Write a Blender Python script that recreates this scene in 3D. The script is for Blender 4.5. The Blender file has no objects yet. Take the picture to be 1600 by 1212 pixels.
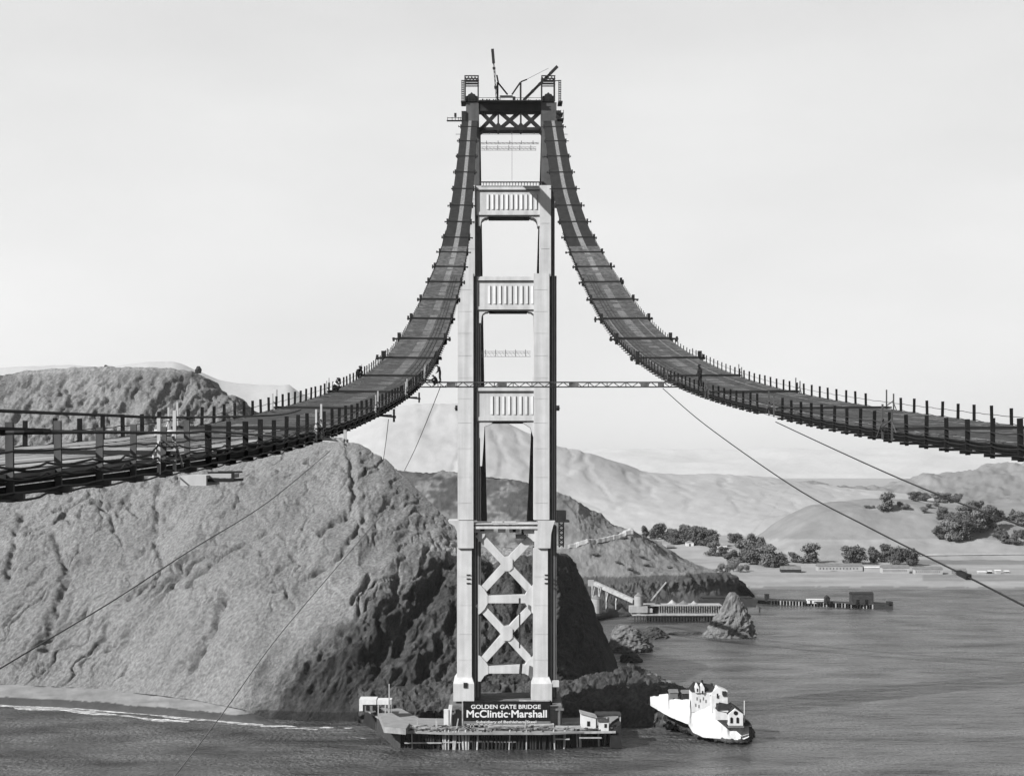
import bpy, math, random
import numpy as np
from mathutils import Vector, Matrix
from mathutils.bvhtree import BVHTree
random.seed(7)
R = math.radians

# ------------------------------------------------------------------ camera, world, sun, exposure
SC = bpy.context.scene
COL = SC.collection
F, CX, CY, CH = 2800.0, 780.2, 708.0, 101.0      # focal length in photo pixels, vanishing point, camera height over water
cam = bpy.data.cameras.new("camera")
cam.lens = 36 * F / 1600
cam.sensor_width = 36
cam.shift_x = (800 - CX) / 1600
cam.shift_y = (CY - 606) / 1600
cam.clip_start = 0.5
cam.clip_end = 40000
co = bpy.data.objects.new("camera", cam)
co.location = (0, 0, CH)
co.rotation_euler = (R(90), 0, 0)
COL.objects.link(co)
SC.camera = co

SUN = Vector((-0.74, -0.54, 0.60)).normalized()
el = math.asin(SUN.z)
az = math.atan2(SUN.x, SUN.y)
SKYS = 0.061
w = bpy.data.worlds.new("World")
SC.world = w
w.use_nodes = True
nt = w.node_tree
nt.nodes.clear()
sky = nt.nodes.new("ShaderNodeTexSky")
sky.sky_type = 'NISHITA'
sky.sun_disc = False
sky.sun_elevation = el
sky.sun_rotation = az
sky.air_density = 1.0
sky.dust_density = 1.0
sky.altitude = 0
bw = nt.nodes.new("ShaderNodeSeparateColor")     # blue-sensitive black and white plate
gm = nt.nodes.new("ShaderNodeMath"); gm.operation = 'POWER'; gm.inputs[1].default_value = 0.25
mul = nt.nodes.new("ShaderNodeMath"); mul.operation = 'MULTIPLY'; mul.inputs[1].default_value = 3.1
bg = nt.nodes.new("ShaderNodeBackground")
bg.inputs[1].default_value = SKYS
out = nt.nodes.new("ShaderNodeOutputWorld")
nt.links.new(sky.outputs[0], bw.inputs[0])
mxr = nt.nodes.new("ShaderNodeMix"); mxr.inputs[0].default_value = 0.5      # equal parts red and blue
nt.links.new(bw.outputs[0], mxr.inputs[2]); nt.links.new(bw.outputs[2], mxr.inputs[3])
nt.links.new(mxr.outputs[0], gm.inputs[0])
nt.links.new(gm.outputs[0], mul.inputs[0])
tcw = nt.nodes.new("ShaderNodeTexCoord"); mpw = nt.nodes.new("ShaderNodeMapping"); mpw.inputs["Scale"].default_value = (1.6, 1.6, 5.0)
nzw = nt.nodes.new("ShaderNodeTexNoise"); nzw.inputs["Scale"].default_value = 1.7; nzw.inputs["Detail"].default_value = 5
rmw = nt.nodes.new("ShaderNodeMapRange"); rmw.inputs["From Min"].default_value = 0.3; rmw.inputs["From Max"].default_value = 0.7
rmw.inputs["To Min"].default_value = 0.91; rmw.inputs["To Max"].default_value = 1.09
mlw = nt.nodes.new("ShaderNodeMath"); mlw.operation = 'MULTIPLY'
nt.links.new(tcw.outputs["Generated"], mpw.inputs[0]); nt.links.new(mpw.outputs[0], nzw.inputs["Vector"]); nt.links.new(nzw.outputs[0], rmw.inputs[0])
nt.links.new(mul.outputs[0], mlw.inputs[0]); nt.links.new(rmw.outputs[0], mlw.inputs[1])
nt.links.new(mlw.outputs[0], bg.inputs[0])
nt.links.new(bg.outputs[0], out.inputs[0])

sl = bpy.data.lights.new("sun", 'SUN')
sl.energy = 5.0
sl.angle = R(0.5)
so = bpy.data.objects.new("sun", sl)
so.rotation_euler = SUN.to_track_quat('Z', 'Y').to_euler()
so.location = (-100, 0, 300)
COL.objects.link(so)
vs = SC.view_settings
vs.view_transform = 'Standard'
vs.look = 'None'
vs.exposure = 1.5
vs.gamma = 1.0
SC.cycles.max_bounces = 5
SC.cycles.diffuse_bounces = 2
SC.cycles.volume_bounces = 0

# ------------------------------------------------------------------ helpers
def W(px, py, z):
    """world point seen at photo pixel px, py at distance z in front of the camera"""
    return Vector(((px - CX) * z / F, z, CH - (py - CY) * z / F))

def tag(o, label=None, cat=None, group=None, kind=None):
    if label: o["label"] = label
    if cat: o["category"] = cat
    if group: o["group"] = group
    if kind: o["kind"] = kind
    return o

def empty(name, loc, label, cat, group=None):
    o = bpy.data.objects.new(name, None)
    o.location = loc
    o.empty_display_size = 0.5
    COL.objects.link(o)
    return tag(o, label, cat, group)

def copy_tree(o, parent=None):
    c = o.copy()
    COL.objects.link(c)
    c.parent = parent
    for ch in list(o.children):
        copy_tree(ch, c)
    return c

class MB:
    def __init__(s):
        s.v = []; s.f = []
    def add(s, vs, fs):
        n = len(s.v)
        s.v += [tuple(v) for v in vs]
        s.f += [tuple(i + n for i in f) for f in fs]
        return s
    def box(s, x0, x1, y0, y1, z0, z1):
        return s.add([(x0,y0,z0),(x1,y0,z0),(x1,y1,z0),(x0,y1,z0),(x0,y0,z1),(x1,y0,z1),(x1,y1,z1),(x0,y1,z1)],
                     [(0,3,2,1),(4,5,6,7),(0,1,5,4),(1,2,6,5),(2,3,7,6),(3,0,4,7)])
    def beam(s, a, b, wd, ht=None, up=(0,0,1)):
        a = Vector(a); b = Vector(b); ht = ht or wd
        d = (b - a).normalized()
        u = Vector(up)
        if abs(d.dot(u)) > 0.98: u = Vector((0,1,0))
        sd = d.cross(u).normalized() * wd / 2
        uu = sd.cross(d).normalized() * ht / 2
        vs = [p + i * sd + j * uu for p in (a, b) for i, j in ((-1,-1),(1,-1),(1,1),(-1,1))]
        return s.add(vs, [(0,1,2,3),(7,6,5,4),(0,4,5,1),(1,5,6,2),(2,6,7,3),(3,7,4,0)])
    def tube(s, pts, r, n=6):
        pts = [Vector(p) for p in pts]
        rings = []
        for i, p in enumerate(pts):
            d = (pts[min(i+1, len(pts)-1)] - pts[max(i-1, 0)]).normalized()
            u = Vector((0,0,1)) if abs(d.z) < 0.9 else Vector((0,1,0))
            a = d.cross(u).normalized(); b = a.cross(d)
            rr = r[i] if hasattr(r, '__len__') else r
            rings.append([p + (a*math.cos(t*2*math.pi/n) + b*math.sin(t*2*math.pi/n))*rr for t in range(n)])
        vs = [q for ring in rings for q in ring]
        fs = [(i*n+t, i*n+(t+1)%n, (i+1)*n+(t+1)%n, (i+1)*n+t) for i in range(len(pts)-1) for t in range(n)]
        fs += [tuple(range(n-1,-1,-1)), tuple((len(pts)-1)*n+t for t in range(n))]
        return s.add(vs, fs)
    def prism(s, poly, y0, y1):
        """poly in x,z, extruded along y"""
        n = len(poly)
        vs = [(x,y0,z) for x,z in poly] + [(x,y1,z) for x,z in poly]
        fs = [tuple(range(n)), tuple(range(2*n-1,n-1,-1))] + [(i, i+n, (i+1)%n+n, (i+1)%n) for i in range(n)]
        return s.add(vs, fs)
    def slab(s, poly, z0, z1):
        n = len(poly)
        vs = [(x,y,z0) for x,y in poly] + [(x,y,z1) for x,y in poly]
        fs = [tuple(range(n-1,-1,-1)), tuple(range(n,2*n))] + [(i, (i+1)%n, (i+1)%n+n, i+n) for i in range(n)]
        return s.add(vs, fs)
    def gable(s, x0, x1, y0, y1, z0, z1, along='x', over=0.3):
        """roof prism with ridge"""
        x0 -= over; x1 += over; y0 -= over; y1 += over
        if along == 'x':
            ym = (y0+y1)/2
            vs = [(x0,y0,z0),(x1,y0,z0),(x1,y1,z0),(x0,y1,z0),(x0,ym,z1),(x1,ym,z1)]
            fs = [(0,3,2,1),(0,1,5,4),(2,3,4,5),(0,4,3),(1,2,5)]
        else:
            xm = (x0+x1)/2
            vs = [(x0,y0,z0),(x1,y0,z0),(x1,y1,z0),(x0,y1,z0),(xm,y0,z1),(xm,y1,z1)]
            fs = [(0,3,2,1),(0,1,4),(1,2,5,4),(2,3,5),(3,0,4,5)]
        return s.add(vs, fs)
    def build(s, name, mat, parent=None, smooth=False):
        m = bpy.data.meshes.new(name)
        m.from_pydata(s.v, [], s.f)
        m.materials.append(mat)
        if smooth:
            m.polygons.foreach_set('use_smooth', [True]*len(m.polygons))
        m.update()
        o = bpy.data.objects.new(name, m)
        COL.objects.link(o)
        if parent is not None:
            o.parent = parent
            # geometry is in world space; keep it there
            loc = Vector(parent.location)
            p = parent.parent
            while p is not None:
                loc += Vector(p.location); p = p.parent
            m.transform(Matrix.Translation(-loc))
        else:
            # origin at the thing's base centre
            vv = np.array(s.v)
            c = Vector(((vv[:,0].min()+vv[:,0].max())/2, (vv[:,1].min()+vv[:,1].max())/2, vv[:,2].min()))
            m.transform(Matrix.Translation(-c)); o.location = c
        return o

MATS = {}
GA = 0.40          # the plate is contrasty: darker surfaces under a longer exposure
def mat(name, base, rough=0.8, var=0.25, scale=1.0, detail=6, bump=0.0, bscale=None, metal=0.0, attr=False, stretch=(1,1,1), world=True, streak=0.0, spec=0.06, slant=False):
    """grey procedural material with noise variation of its base colour"""
    base *= GA
    m = bpy.data.materials.new(name)
    m.use_nodes = True
    t = m.node_tree
    b = t.nodes["Principled BSDF"]
    b.inputs["Roughness"].default_value = rough
    b.inputs["Metallic"].default_value = metal
    b.inputs["Specular IOR Level"].default_value = spec
    geo = t.nodes.new("ShaderNodeNewGeometry") if world else t.nodes.new("ShaderNodeTexCoord")
    src = geo.outputs["Position"] if world else geo.outputs["Object"]
    mp = t.nodes.new("ShaderNodeMapping")
    mp.inputs["Scale"].default_value = stretch
    if slant:            # strata run down to the left
        mp.vector_type = 'TEXTURE'
        mp.inputs["Scale"].default_value = (0.75, 1.1, 1.35); mp.inputs["Rotation"].default_value = (0, R(38), 0)
    t.links.new(src, mp.inputs[0])
    n = t.nodes.new("ShaderNodeTexNoise")
    n.inputs["Scale"].default_value = scale
    n.inputs["Detail"].default_value = detail
    n.inputs["Roughness"].default_value = 0.62
    t.links.new(mp.outputs[0], n.inputs["Vector"])
    r = t.nodes.new("ShaderNodeMapRange")
    r.inputs["From Min"].default_value = 0.3; r.inputs["From Max"].default_value = 0.7
    r.inputs["To Min"].default_value = base*(1-var); r.inputs["To Max"].default_value = base*(1+var)
    t.links.new(n.outputs[0], r.inputs["Value"])
    last = r.outputs[0]
    if streak:
        n2 = t.nodes.new("ShaderNodeTexNoise"); n2.inputs["Scale"].default_value = scale*2.2; n2.inputs["Detail"].default_value = 4
        mp2 = t.nodes.new("ShaderNodeMapping"); mp2.inputs["Scale"].default_value = (1,1,0.06)
        t.links.new(src, mp2.inputs[0]); t.links.new(mp2.outputs[0], n2.inputs["Vector"])
        r2 = t.nodes.new("ShaderNodeMapRange"); r2.inputs["From Min"].default_value = 0.35; r2.inputs["From Max"].default_value = 0.65
        r2.inputs["To Min"].default_value = 1-streak; r2.inputs["To Max"].default_value = 1.0
        t.links.new(n2.outputs[0], r2.inputs["Value"])
        mm = t.nodes.new("ShaderNodeMath"); mm.operation = 'MULTIPLY'
        t.links.new(last, mm.inputs[0]); t.links.new(r2.outputs[0], mm.inputs[1]); last = mm.outputs[0]
    if attr:
        a = t.nodes.new("ShaderNodeAttribute"); a.attribute_name = "tone"
        mm = t.nodes.new("ShaderNodeMath"); mm.operation = 'MULTIPLY'
        t.links.new(last, mm.inputs[0]); t.links.new(a.outputs["Fac"], mm.inputs[1]); last = mm.outputs[0]
    t.links.new(last, b.inputs["Base Color"])
    if bump:
        bn = t.nodes.new("ShaderNodeTexNoise")
        bn.inputs["Scale"].default_value = bscale or scale*3
        bn.inputs["Detail"].default_value = 8
        bn.inputs["Roughness"].default_value = 0.7
        t.links.new(mp.outputs[0], bn.inputs["Vector"])
        bp = t.nodes.new("ShaderNodeBump")
        bp.inputs["Strength"].default_value = 1.0
        bp.inputs["Distance"].default_value = bump
        t.links.new(bn.outputs[0], bp.inputs["Height"])
        t.links.new(bp.outputs[0], b.inputs["Normal"])
    MATS[name] = m
    return m

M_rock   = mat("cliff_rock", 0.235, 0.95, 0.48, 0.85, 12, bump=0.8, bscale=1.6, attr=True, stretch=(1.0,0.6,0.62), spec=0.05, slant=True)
M_hill   = mat("hill_grass", 0.22, 0.95, 0.22, 0.035, 9, bump=1.2, bscale=0.12, attr=True, spec=0.1)
M_pale   = mat("dry_grass_hill", 0.45, 0.95, 0.08, 0.05, 10, bump=0.6, bscale=0.1, attr=True, spec=0.1)
M_flat   = mat("coastal_ground", 0.36, 0.95, 0.16, 0.02, 8, bump=0.2, bscale=0.2, attr=True, stretch=(1,3,1), spec=0.1)
M_sand   = mat("beach_sand", 0.42, 0.95, 0.18, 0.06, 8, bump=0.2, bscale=0.6, spec=0.1)
M_road   = mat("dirt_road", 0.5, 0.95, 0.12, 0.2, spec=0.1)
M_foam   = mat("surf_foam", 1.3, 0.7, 0.15, 0.3, spec=0.1)
_t = M_foam.node_tree; _n = _t.nodes.new("ShaderNodeTexNoise"); _n.inputs["Scale"].default_value = 0.22; _n.inputs["Detail"].default_value = 8; _n.inputs["Roughness"].default_value = 0.75
_g = _t.nodes.new("ShaderNodeNewGeometry"); _m = _t.nodes.new("ShaderNodeMapping"); _m.inputs["Scale"].default_value = (1, 1.6, 1); _r = _t.nodes.new("ShaderNodeMapRange"); _r.inputs["From Min"].default_value = 0.40; _r.inputs["From Max"].default_value = 0.70
_t.links.new(_g.outputs["Position"], _m.inputs[0]); _t.links.new(_m.outputs[0], _n.inputs["Vector"]); _t.links.new(_n.outputs[0], _r.inputs[0]); _t.links.new(_r.outputs[0], _t.nodes["Principled BSDF"].inputs["Alpha"])
M_paint  = mat("tower_paint", 0.68, 0.6, 0.09, 0.22, 10, streak=0.2, bump=0.015, bscale=1.5)
M_paint2 = mat("tower_panel_paint", 0.44, 0.6, 0.07, 0.12, 8, streak=0.14)
M_shadepl  = mat("dark_plates_recess_shade", 0.12, 0.8, 0.25, 0.3, 8, streak=0.2)  # shade of the leg recesses painted as dark plates; leg heads share it
M_steel  = mat("dark_primer_steel", 0.03, 0.7, 0.3, 0.4)
M_grime  = mat("weathered_mesh", 0.115, 0.85, 0.75, 1.4, 10, bump=0.08, bscale=3, stretch=(1,0.3,1))
M_mesh   = mat("open_wire_mesh", 0.03, 0.9, 0.4, 0.9, 6, stretch=(1,0.25,1))
M_plankd = mat("dark_planks", 0.24, 0.85, 0.35, 1.2, 8, stretch=(3,0.12,1), bump=0.02, bscale=6)
M_plankl = mat("pale_planks", 0.36, 0.85, 0.5, 1.0, 8, stretch=(4,0.1,1), bump=0.02, bscale=6)
M_post   = mat("tarred_post", 0.016, 0.8, 0.4, 3.0, 6, stretch=(1,1,0.3), spec=0.05)
M_post2  = mat("weathered_post", 0.085, 0.85, 0.35, 3.0, 6, stretch=(1,1,0.3), spec=0.2)
M_lwood  = mat("pale_wood", 0.55, 0.8, 0.2, 2.0, 6, stretch=(1,1,0.3))
M_rope   = mat("wire_rope_steel", 0.03, 0.6, 0.2, 5.0)
M_ropel  = mat("thin_wire_steel", 0.11, 0.6, 0.2, 5.0)
M_white  = mat("white_paint", 0.78, 0.7, 0.12, 0.5, 8, streak=0.12)
M_wash   = mat("whitewashed_rock", 0.66, 0.85, 0.1, 0.4, 8, bump=0.3, bscale=0.6)
M_dark   = mat("dark_roof", 0.035, 0.8, 0.3, 0.8)
M_glass  = mat("dark_opening", 0.012, 0.8, 0.2, 1.0)
M_conc   = mat("pier_concrete", 0.24, 0.85, 0.3, 0.3, 9, streak=0.35, bump=0.05)
M_timber = mat("wharf_timber", 0.055, 0.85, 0.4, 0.6, 8)
M_timb2  = mat("pale_timber", 0.42, 0.85, 0.35, 0.5, 8)  # pale timber colour, much lighter than the wharf timber
M_deck   = mat("wharf_deck_boards", 0.30, 0.85, 0.3, 0.3, 8, stretch=(1,3,1))
M_sign   = mat("black_sign_board", 0.012, 0.6, 0.3, 0.5)
M_letter = mat("white_letter_paint", 0.85, 0.6, 0.06, 1.0)
M_roofg  = mat("grey_roof", 0.2, 0.85, 0.2, 0.4)
M_silo   = mat("silo_cement", 0.46, 0.85, 0.15, 0.3, streak=0.2)
M_bark   = mat("bark", 0.08, 0.9, 0.3, 1.0, world=False)
M_leaf   = mat("foliage", 0.12, 0.85, 0.5, 0.25, 5, world=False, spec=0.15)
M_leaf2  = mat("pale_foliage", 0.2, 0.85, 0.4, 0.25, 5, world=False, spec=0.15)
M_skin   = mat("skin", 0.22, 0.6, 0.1, 5)
M_cloth  = mat("dark_work_clothes", 0.02, 0.9, 0.3, 5)
M_clothl = mat("pale_work_shirt", 0.6, 0.9, 0.15, 5)
M_hat    = mat("felt_hat", 0.03, 0.9, 0.2, 5)

# ---- vectorised gradient noise
_rs = np.random.RandomState(3)
_perm = _rs.permutation(512)
_perm = np.concatenate([_perm, _perm])
_gr = _rs.normal(size=(512, 3)); _gr /= np.linalg.norm(_gr, axis=1)[:, None]
def pn(p):
    pi = np.floor(p).astype(int); pf = p - pi
    pi = pi & 255
    u = pf*pf*pf*(pf*(pf*6-15)+10)
    def g(i, j, k):
        h = _perm[(_perm[(_perm[(pi[...,0]+i) & 511] + pi[...,1]+j) & 511] + pi[...,2]+k) & 511]
        d = pf - np.array([i, j, k])
        return (_gr[h & 511]*d).sum(-1)
    def mx(a, b, t): return a+(b-a)*t
    x0 = mx(mx(g(0,0,0), g(1,0,0), u[...,0]), mx(g(0,1,0), g(1,1,0), u[...,0]), u[...,1])
    x1 = mx(mx(g(0,0,1), g(1,0,1), u[...,0]), mx(g(0,1,1), g(1,1,1), u[...,0]), u[...,1])
    return mx(x0, x1, u[...,2])*1.6
def fbm(p, oct=5, gain=0.5, ridged=False):
    a = 1.0; s = 0; f = 1.0
    for i in range(oct):
        n = pn(p*f + 17.3*i)
        if ridged: n = 1-2*np.abs(n)*1.3
        s = s + a*n; a *= gain; f *= 2.03
    return s

def catmull(P, seg, linear=False, lin_from=99):
    """P: list of (n,3) arrays; returns stacked rows"""
    out_ = []
    for i in range(len(P)-1):
        p0 = P[max(i-1, 0)]; p1 = P[i]; p2 = P[i+1]; p3 = P[min(i+2, len(P)-1, max(lin_from, i+1))]
        n = seg[i]
        for k in range(n + (1 if i == len(P)-2 else 0)):
            t = k/n
            if linear or i >= lin_from: q = p1+(p2-p1)*t
            else:
                q = 0.5*((2*p1)+(-p0+p2)*t+(2*p0-5*p1+4*p2-p3)*t*t+(-p0+3*p1-3*p2+p3)*t**3)
            out_.append(q)
    return np.array(out_)

BVH = {}
def loft(name, rows, px, seg, material, disp=None, tone=None, linear=False, kind='structure', keep=None, parent=None):
    """terrain surface through rows of photo points; a row is ('z', [(px,py,dist)]) or ('e', [(px,py,elevation)]) or a callable of the row before"""
    P = []
    for kind_, pts in rows:
        if kind_ == 'rel':            # shift the previous row by (dx, dy, dz) metres
            P.append(P[-1] + np.array(pts)); continue
        if kind_ == 'drop':           # previous row pushed back and set at an elevation
            q = P[-1].copy(); q[:,1] += pts[0]; q[:,2] = pts[1]; P.append(q); continue
        a = np.array(pts, float)
        py = np.interp(px, a[:,0], a[:,1]); v = np.interp(px, a[:,0], a[:,2])
        if kind_ == 'e': z = (CH - v)*F/np.maximum(py-CY, 1)
        else: z = v
        P.append(np.stack([(px-CX)*z/F, z, CH-(py-CY)*z/F], -1))
    rl = [i for i, (k, _) in enumerate(rows) if k == 'rel']
    G = catmull(P, seg, linear, rl[0]-1 if rl else 99)
    nr, nc = G.shape[:2]
    # normals
    du = np.gradient(G, axis=1); dv = np.gradient(G, axis=0)
    N = np.cross(du, dv); N /= (np.linalg.norm(N, axis=-1)[..., None]+1e-9)
    N[N[...,2] < 0] *= 1
    ppx = CX + G[...,0]*F/G[...,1]; ppy = CY - (G[...,2]-CH)*F/G[...,1]
    if disp is not None:
        D = disp(G, ppx, ppy, N)
        fr = [i for i, (k, _) in enumerate(rows) if k == 'rel']
        if fr:                       # behind the crest keep the crest's own relief
            ri = sum(seg[:fr[0]-1]); D[ri:] = D[ri]; N[ri:] = N[ri]
        G = G + N*D[..., None]
    verts = G.reshape(-1, 3)
    idx = np.arange(nr*nc).reshape(nr, nc)
    faces = np.stack([idx[:-1,:-1], idx[:-1,1:], idx[1:,1:], idx[1:,:-1]], -1).reshape(-1, 4)
    m = bpy.data.meshes.new(name)
    m.from_pydata(verts.tolist(), [], faces.tolist())
    m.materials.append(material)
    m.polygons.foreach_set('use_smooth', [True]*len(m.polygons))
    if True:
        t = np.ones(nr*nc) if tone is None else tone(G, ppx, ppy).reshape(-1)
        at = m.attributes.new("tone", 'FLOAT', 'POINT')
        at.data.foreach_set('value', t.astype(np.float32))
    m.update()
    o = bpy.data.objects.new(name, m)
    COL.objects.link(o)
    if kind: o["kind"] = kind
    if parent: o.parent = parent
    BVH[name] = BVHTree.FromPolygons([tuple(v) for v in verts.tolist()], faces.tolist())
    if keep is not None: keep.append(G)
    return o

def hit(px, py, names=None):
    d = (W(px, py, 1.0) - Vector((0,0,CH))).normalized()
    best = None
    for k, b in BVH.items():
        if names and k not in names: continue
        h = b.ray_cast(Vector((0,0,CH)), d)
        if h[0] is not None and (best is None or h[3] < best[1]): best = (h[0], h[3])
    return best[0] if best else None

def inpoly(x, y, poly):
    r = np.zeros(x.shape, bool); n = len(poly)
    for i in range(n):
        x1, y1 = poly[i]; x2, y2 = poly[(i+1) % n]
        if y1 == y2: continue
        c = ((y1 > y) != (y2 > y)) & (x < (x2-x1)*(y-y1)/(y2-y1)+x1)
        r ^= c
    return r
def segdist(x, y, pl):
    d = np.full(x.shape, 1e9)
    for (x1,y1),(x2,y2) in zip(pl[:-1], pl[1:]):
        t = np.clip(((x-x1)*(x2-x1)+(y-y1)*(y2-y1))/((x2-x1)**2+(y2-y1)**2+1e-9), 0, 1)
        d = np.minimum(d, np.hypot(x-x1-t*(x2-x1), y-y1-t*(y2-y1)))
    return d
def sstep(a, b, x):
    t = np.clip((x-a)/(b-a), 0, 1); return t*t*(3-2*t)
#@@TERRAIN
# ------------------------------------------------------------------ terrain and water
def water():
    mb = MB()
    mb.add([(-2500,-800,0),(3500,-800,0),(3500,2600,0),(-2500,2600,0)], [(0,1,2,3)])
    m = bpy.data.materials.new("bay_water"); m.use_nodes = True
    t = m.node_tree; b = t.nodes["Principled BSDF"]
    b.inputs["Specular IOR Level"].default_value = 0.5
    b.inputs["IOR"].default_value = 1.33
    g = t.nodes.new("ShaderNodeNewGeometry")
    def nz(sc, st, det, off=(0,0,0)):
        mp = t.nodes.new("ShaderNodeMapping"); mp.inputs["Scale"].default_value = st; mp.inputs["Location"].default_value = off
        n = t.nodes.new("ShaderNodeTexNoise"); n.inputs["Scale"].default_value = sc; n.inputs["Detail"].default_value = det
        t.links.new(g.outputs["Position"], mp.inputs[0]); t.links.new(mp.outputs[0], n.inputs["Vector"]); return n
    big = nz(0.008, (1,2.6,1), 8)
    r = t.nodes.new("ShaderNodeMapRange"); r.inputs["From Min"].default_value = 0.35; r.inputs["From Max"].default_value = 0.65
    r.inputs["To Min"].default_value = 0.16; r.inputs["To Max"].default_value = 0.42
    t.links.new(big.outputs[0], r.inputs[0]); t.links.new(r.outputs[0], b.inputs["Roughness"])
    mid = nz(0.03, (1,1.6,1), 8, (40,7,0))
    r2 = t.nodes.new("ShaderNodeMapRange"); r2.inputs["From Min"].default_value = 0.3; r2.inputs["From Max"].default_value = 0.7
    r2.inputs["To Min"].default_value = 0.006; r2.inputs["To Max"].default_value = 0.06
    t.links.new(mid.outputs[0], r2.inputs[0]); t.links.new(r2.outputs[0], b.inputs["Base Color"])
    chop = nz(1.0, (1,0.5,1), 6, (3,1,0)); rc = t.nodes.new("ShaderNodeMapRange"); rc.inputs["From Min"].default_value = 0.35; rc.inputs["From Max"].default_value = 0.68; rc.inputs["To Min"].default_value = 0.5; rc.inputs["To Max"].default_value = 1.6
    mc = t.nodes.new("ShaderNodeMath"); mc.operation = 'MULTIPLY'; t.links.new(chop.outputs[0], rc.inputs[0]); t.links.new(rc.outputs[0], mc.inputs[0]); t.links.new(r2.outputs[0], mc.inputs[1]); t.links.new(mc.outputs[0], b.inputs["Base Color"])
    w1 = nz(0.55, (1,0.8,1), 9); w2 = nz(0.06, (1,2.2,1), 6)
    b1 = t.nodes.new("ShaderNodeBump"); b1.inputs["Distance"].default_value = 1.5
    b2 = t.nodes.new("ShaderNodeBump"); b2.inputs["Distance"].default_value = 4.0
    t.links.new(w1.outputs[0], b1.inputs["Height"]); t.links.new(w2.outputs[0], b2.inputs["Height"])
    t.links.new(b2.outputs[0], b1.inputs["Normal"]); t.links.new(b1.outputs[0], b.inputs["Normal"])
    o = mb.build("water", m); o["kind"] = "structure"
water()
gnd = MB(); gnd.add([(-9000,1340,-2),(9000,1340,-2),(9000,7400,-2),(-9000,7400,-2)], [(0,1,2,3)])
o = gnd.build("ground", M_flat); o["kind"] = "structure"
at = o.data.attributes.new("tone", 'FLOAT', 'POINT'); at.data.foreach_set('value', [1.0]*4)

GUL = [([(545,705),(554,770),(545,792),(500,832)], 6, 5), ([(568,806),(548,848),(522,880),(480,904),(428,922)], 6, 5),
       ([(578,896),(552,944)], 4, 4), ([(668,858),(652,905)], 5, 6), ([(622,900),(615,945)], 5, 5), ([(85,838),(102,885),(78,955),(60,1005)], 10, 5),
       ([(168,798),(188,842)], 4, 3), ([(352,928),(332,985),(296,1045)], 10, 6), ([(400,900),(350,935)], 4, 3),
       ([(708,880),(672,925),(640,965),(622,1015)], 12, 9), ([(716,955),(690,1000),(655,1060)], 12, 9), ([(590,965),(600,1010),(585,1060)], 10, 6),
       ([(540,985),(470,1060)], 8, 4), ([(770,870),(760,960),(770,1040)], 9, 7), ([(815,900),(800,1000)], 8, 6), ([(30,800),(10,900)], 8, 4), ([(250,760),(235,830),(255,880)], 7, 3)]
DARKZ = [(372,1140),(425,1085),(455,1050),(520,1010),(552,985),(575,960),(600,930),(640,905),(655,885),(700,862),(1100,850),(1100,1200),(372,1200)]  # zone of dark rock with shade painted into its tone
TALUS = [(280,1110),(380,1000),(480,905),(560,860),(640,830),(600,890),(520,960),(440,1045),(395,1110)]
def dispA(G, px, py, N):
    p = G.copy()
    ac = G[...,0]*0.82 - G[...,2]*0.57; al = G[...,0]*0.57 + G[...,2]*0.82
    tal = inpoly(px, py, TALUS); dz = inpoly(px, py, DARKZ)
    d = 2.2*fbm(np.stack([ac/36, al/120, G[...,1]/90], -1), 4, 0.5, ridged=True) - 2
    d = d*np.where(dz, 1.9, 1)
    d2 = 0.55*fbm(np.stack([ac/9, al/60, G[...,1]/24], -1), 4, 0.5)
    d2 = np.where(dz, 1.5*fbm(np.stack([ac/7, al/20, G[...,1]/14], -1), 5, 0.6, ridged=True)-1, d2)
    d += d2*np.where(tal, 0.25, 1.0)
    d += 0.24*fbm(np.stack([ac/2.0, al/5, G[...,1]/3], -1), 3, 0.65)*np.where(tal, 0.3, 1)
    # rills and creases running down to the left
    wx = 5*fbm(G/18+31, 3); wy = 4*fbm(G/18+47, 3)
    def rill(sa, sl, wdt, seed):
        n_ = fbm(np.stack([(ac+wx)/sa, (al+wy)/sl, G[...,1]/(sa*2.5)], -1)+seed, 3, 0.5)
        return np.exp(-(n_/wdt)**2)
    msk = sstep(-0.15, 0.5, fbm(G/34+60, 3))
    d -= (2.8*rill(22, 120, 0.045, 11)*(0.3+msk) + 1.5*rill(9, 46, 0.06, 23)*(0.3+msk) + 0.45*rill(3.6, 14, 0.10, 37))*np.where(tal, 0.18, 1)
    for pl, wdt, dep in GUL:
        wob = 5*fbm(np.stack([px/22, py/22, px*0+3], -1), 3)
        s_ = segdist(px+wob, py, pl)
        rg = 0.65+0.5*fbm(G/5+8, 3)
        d -= 0.85*dep*rg*np.exp(-(s_/(wdt*0.62))**2)
    fade = sstep(0, 12, G[...,2]-1) * 0.85 + 0.15
    cr = np.interp(px, [c[0] for c in creA], [c[1] for c in creA]); fade = fade*(0.35+0.65*sstep(0, 40, py-cr))*np.where(px > 868, 0.55, 1)
    return d*fade
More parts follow.
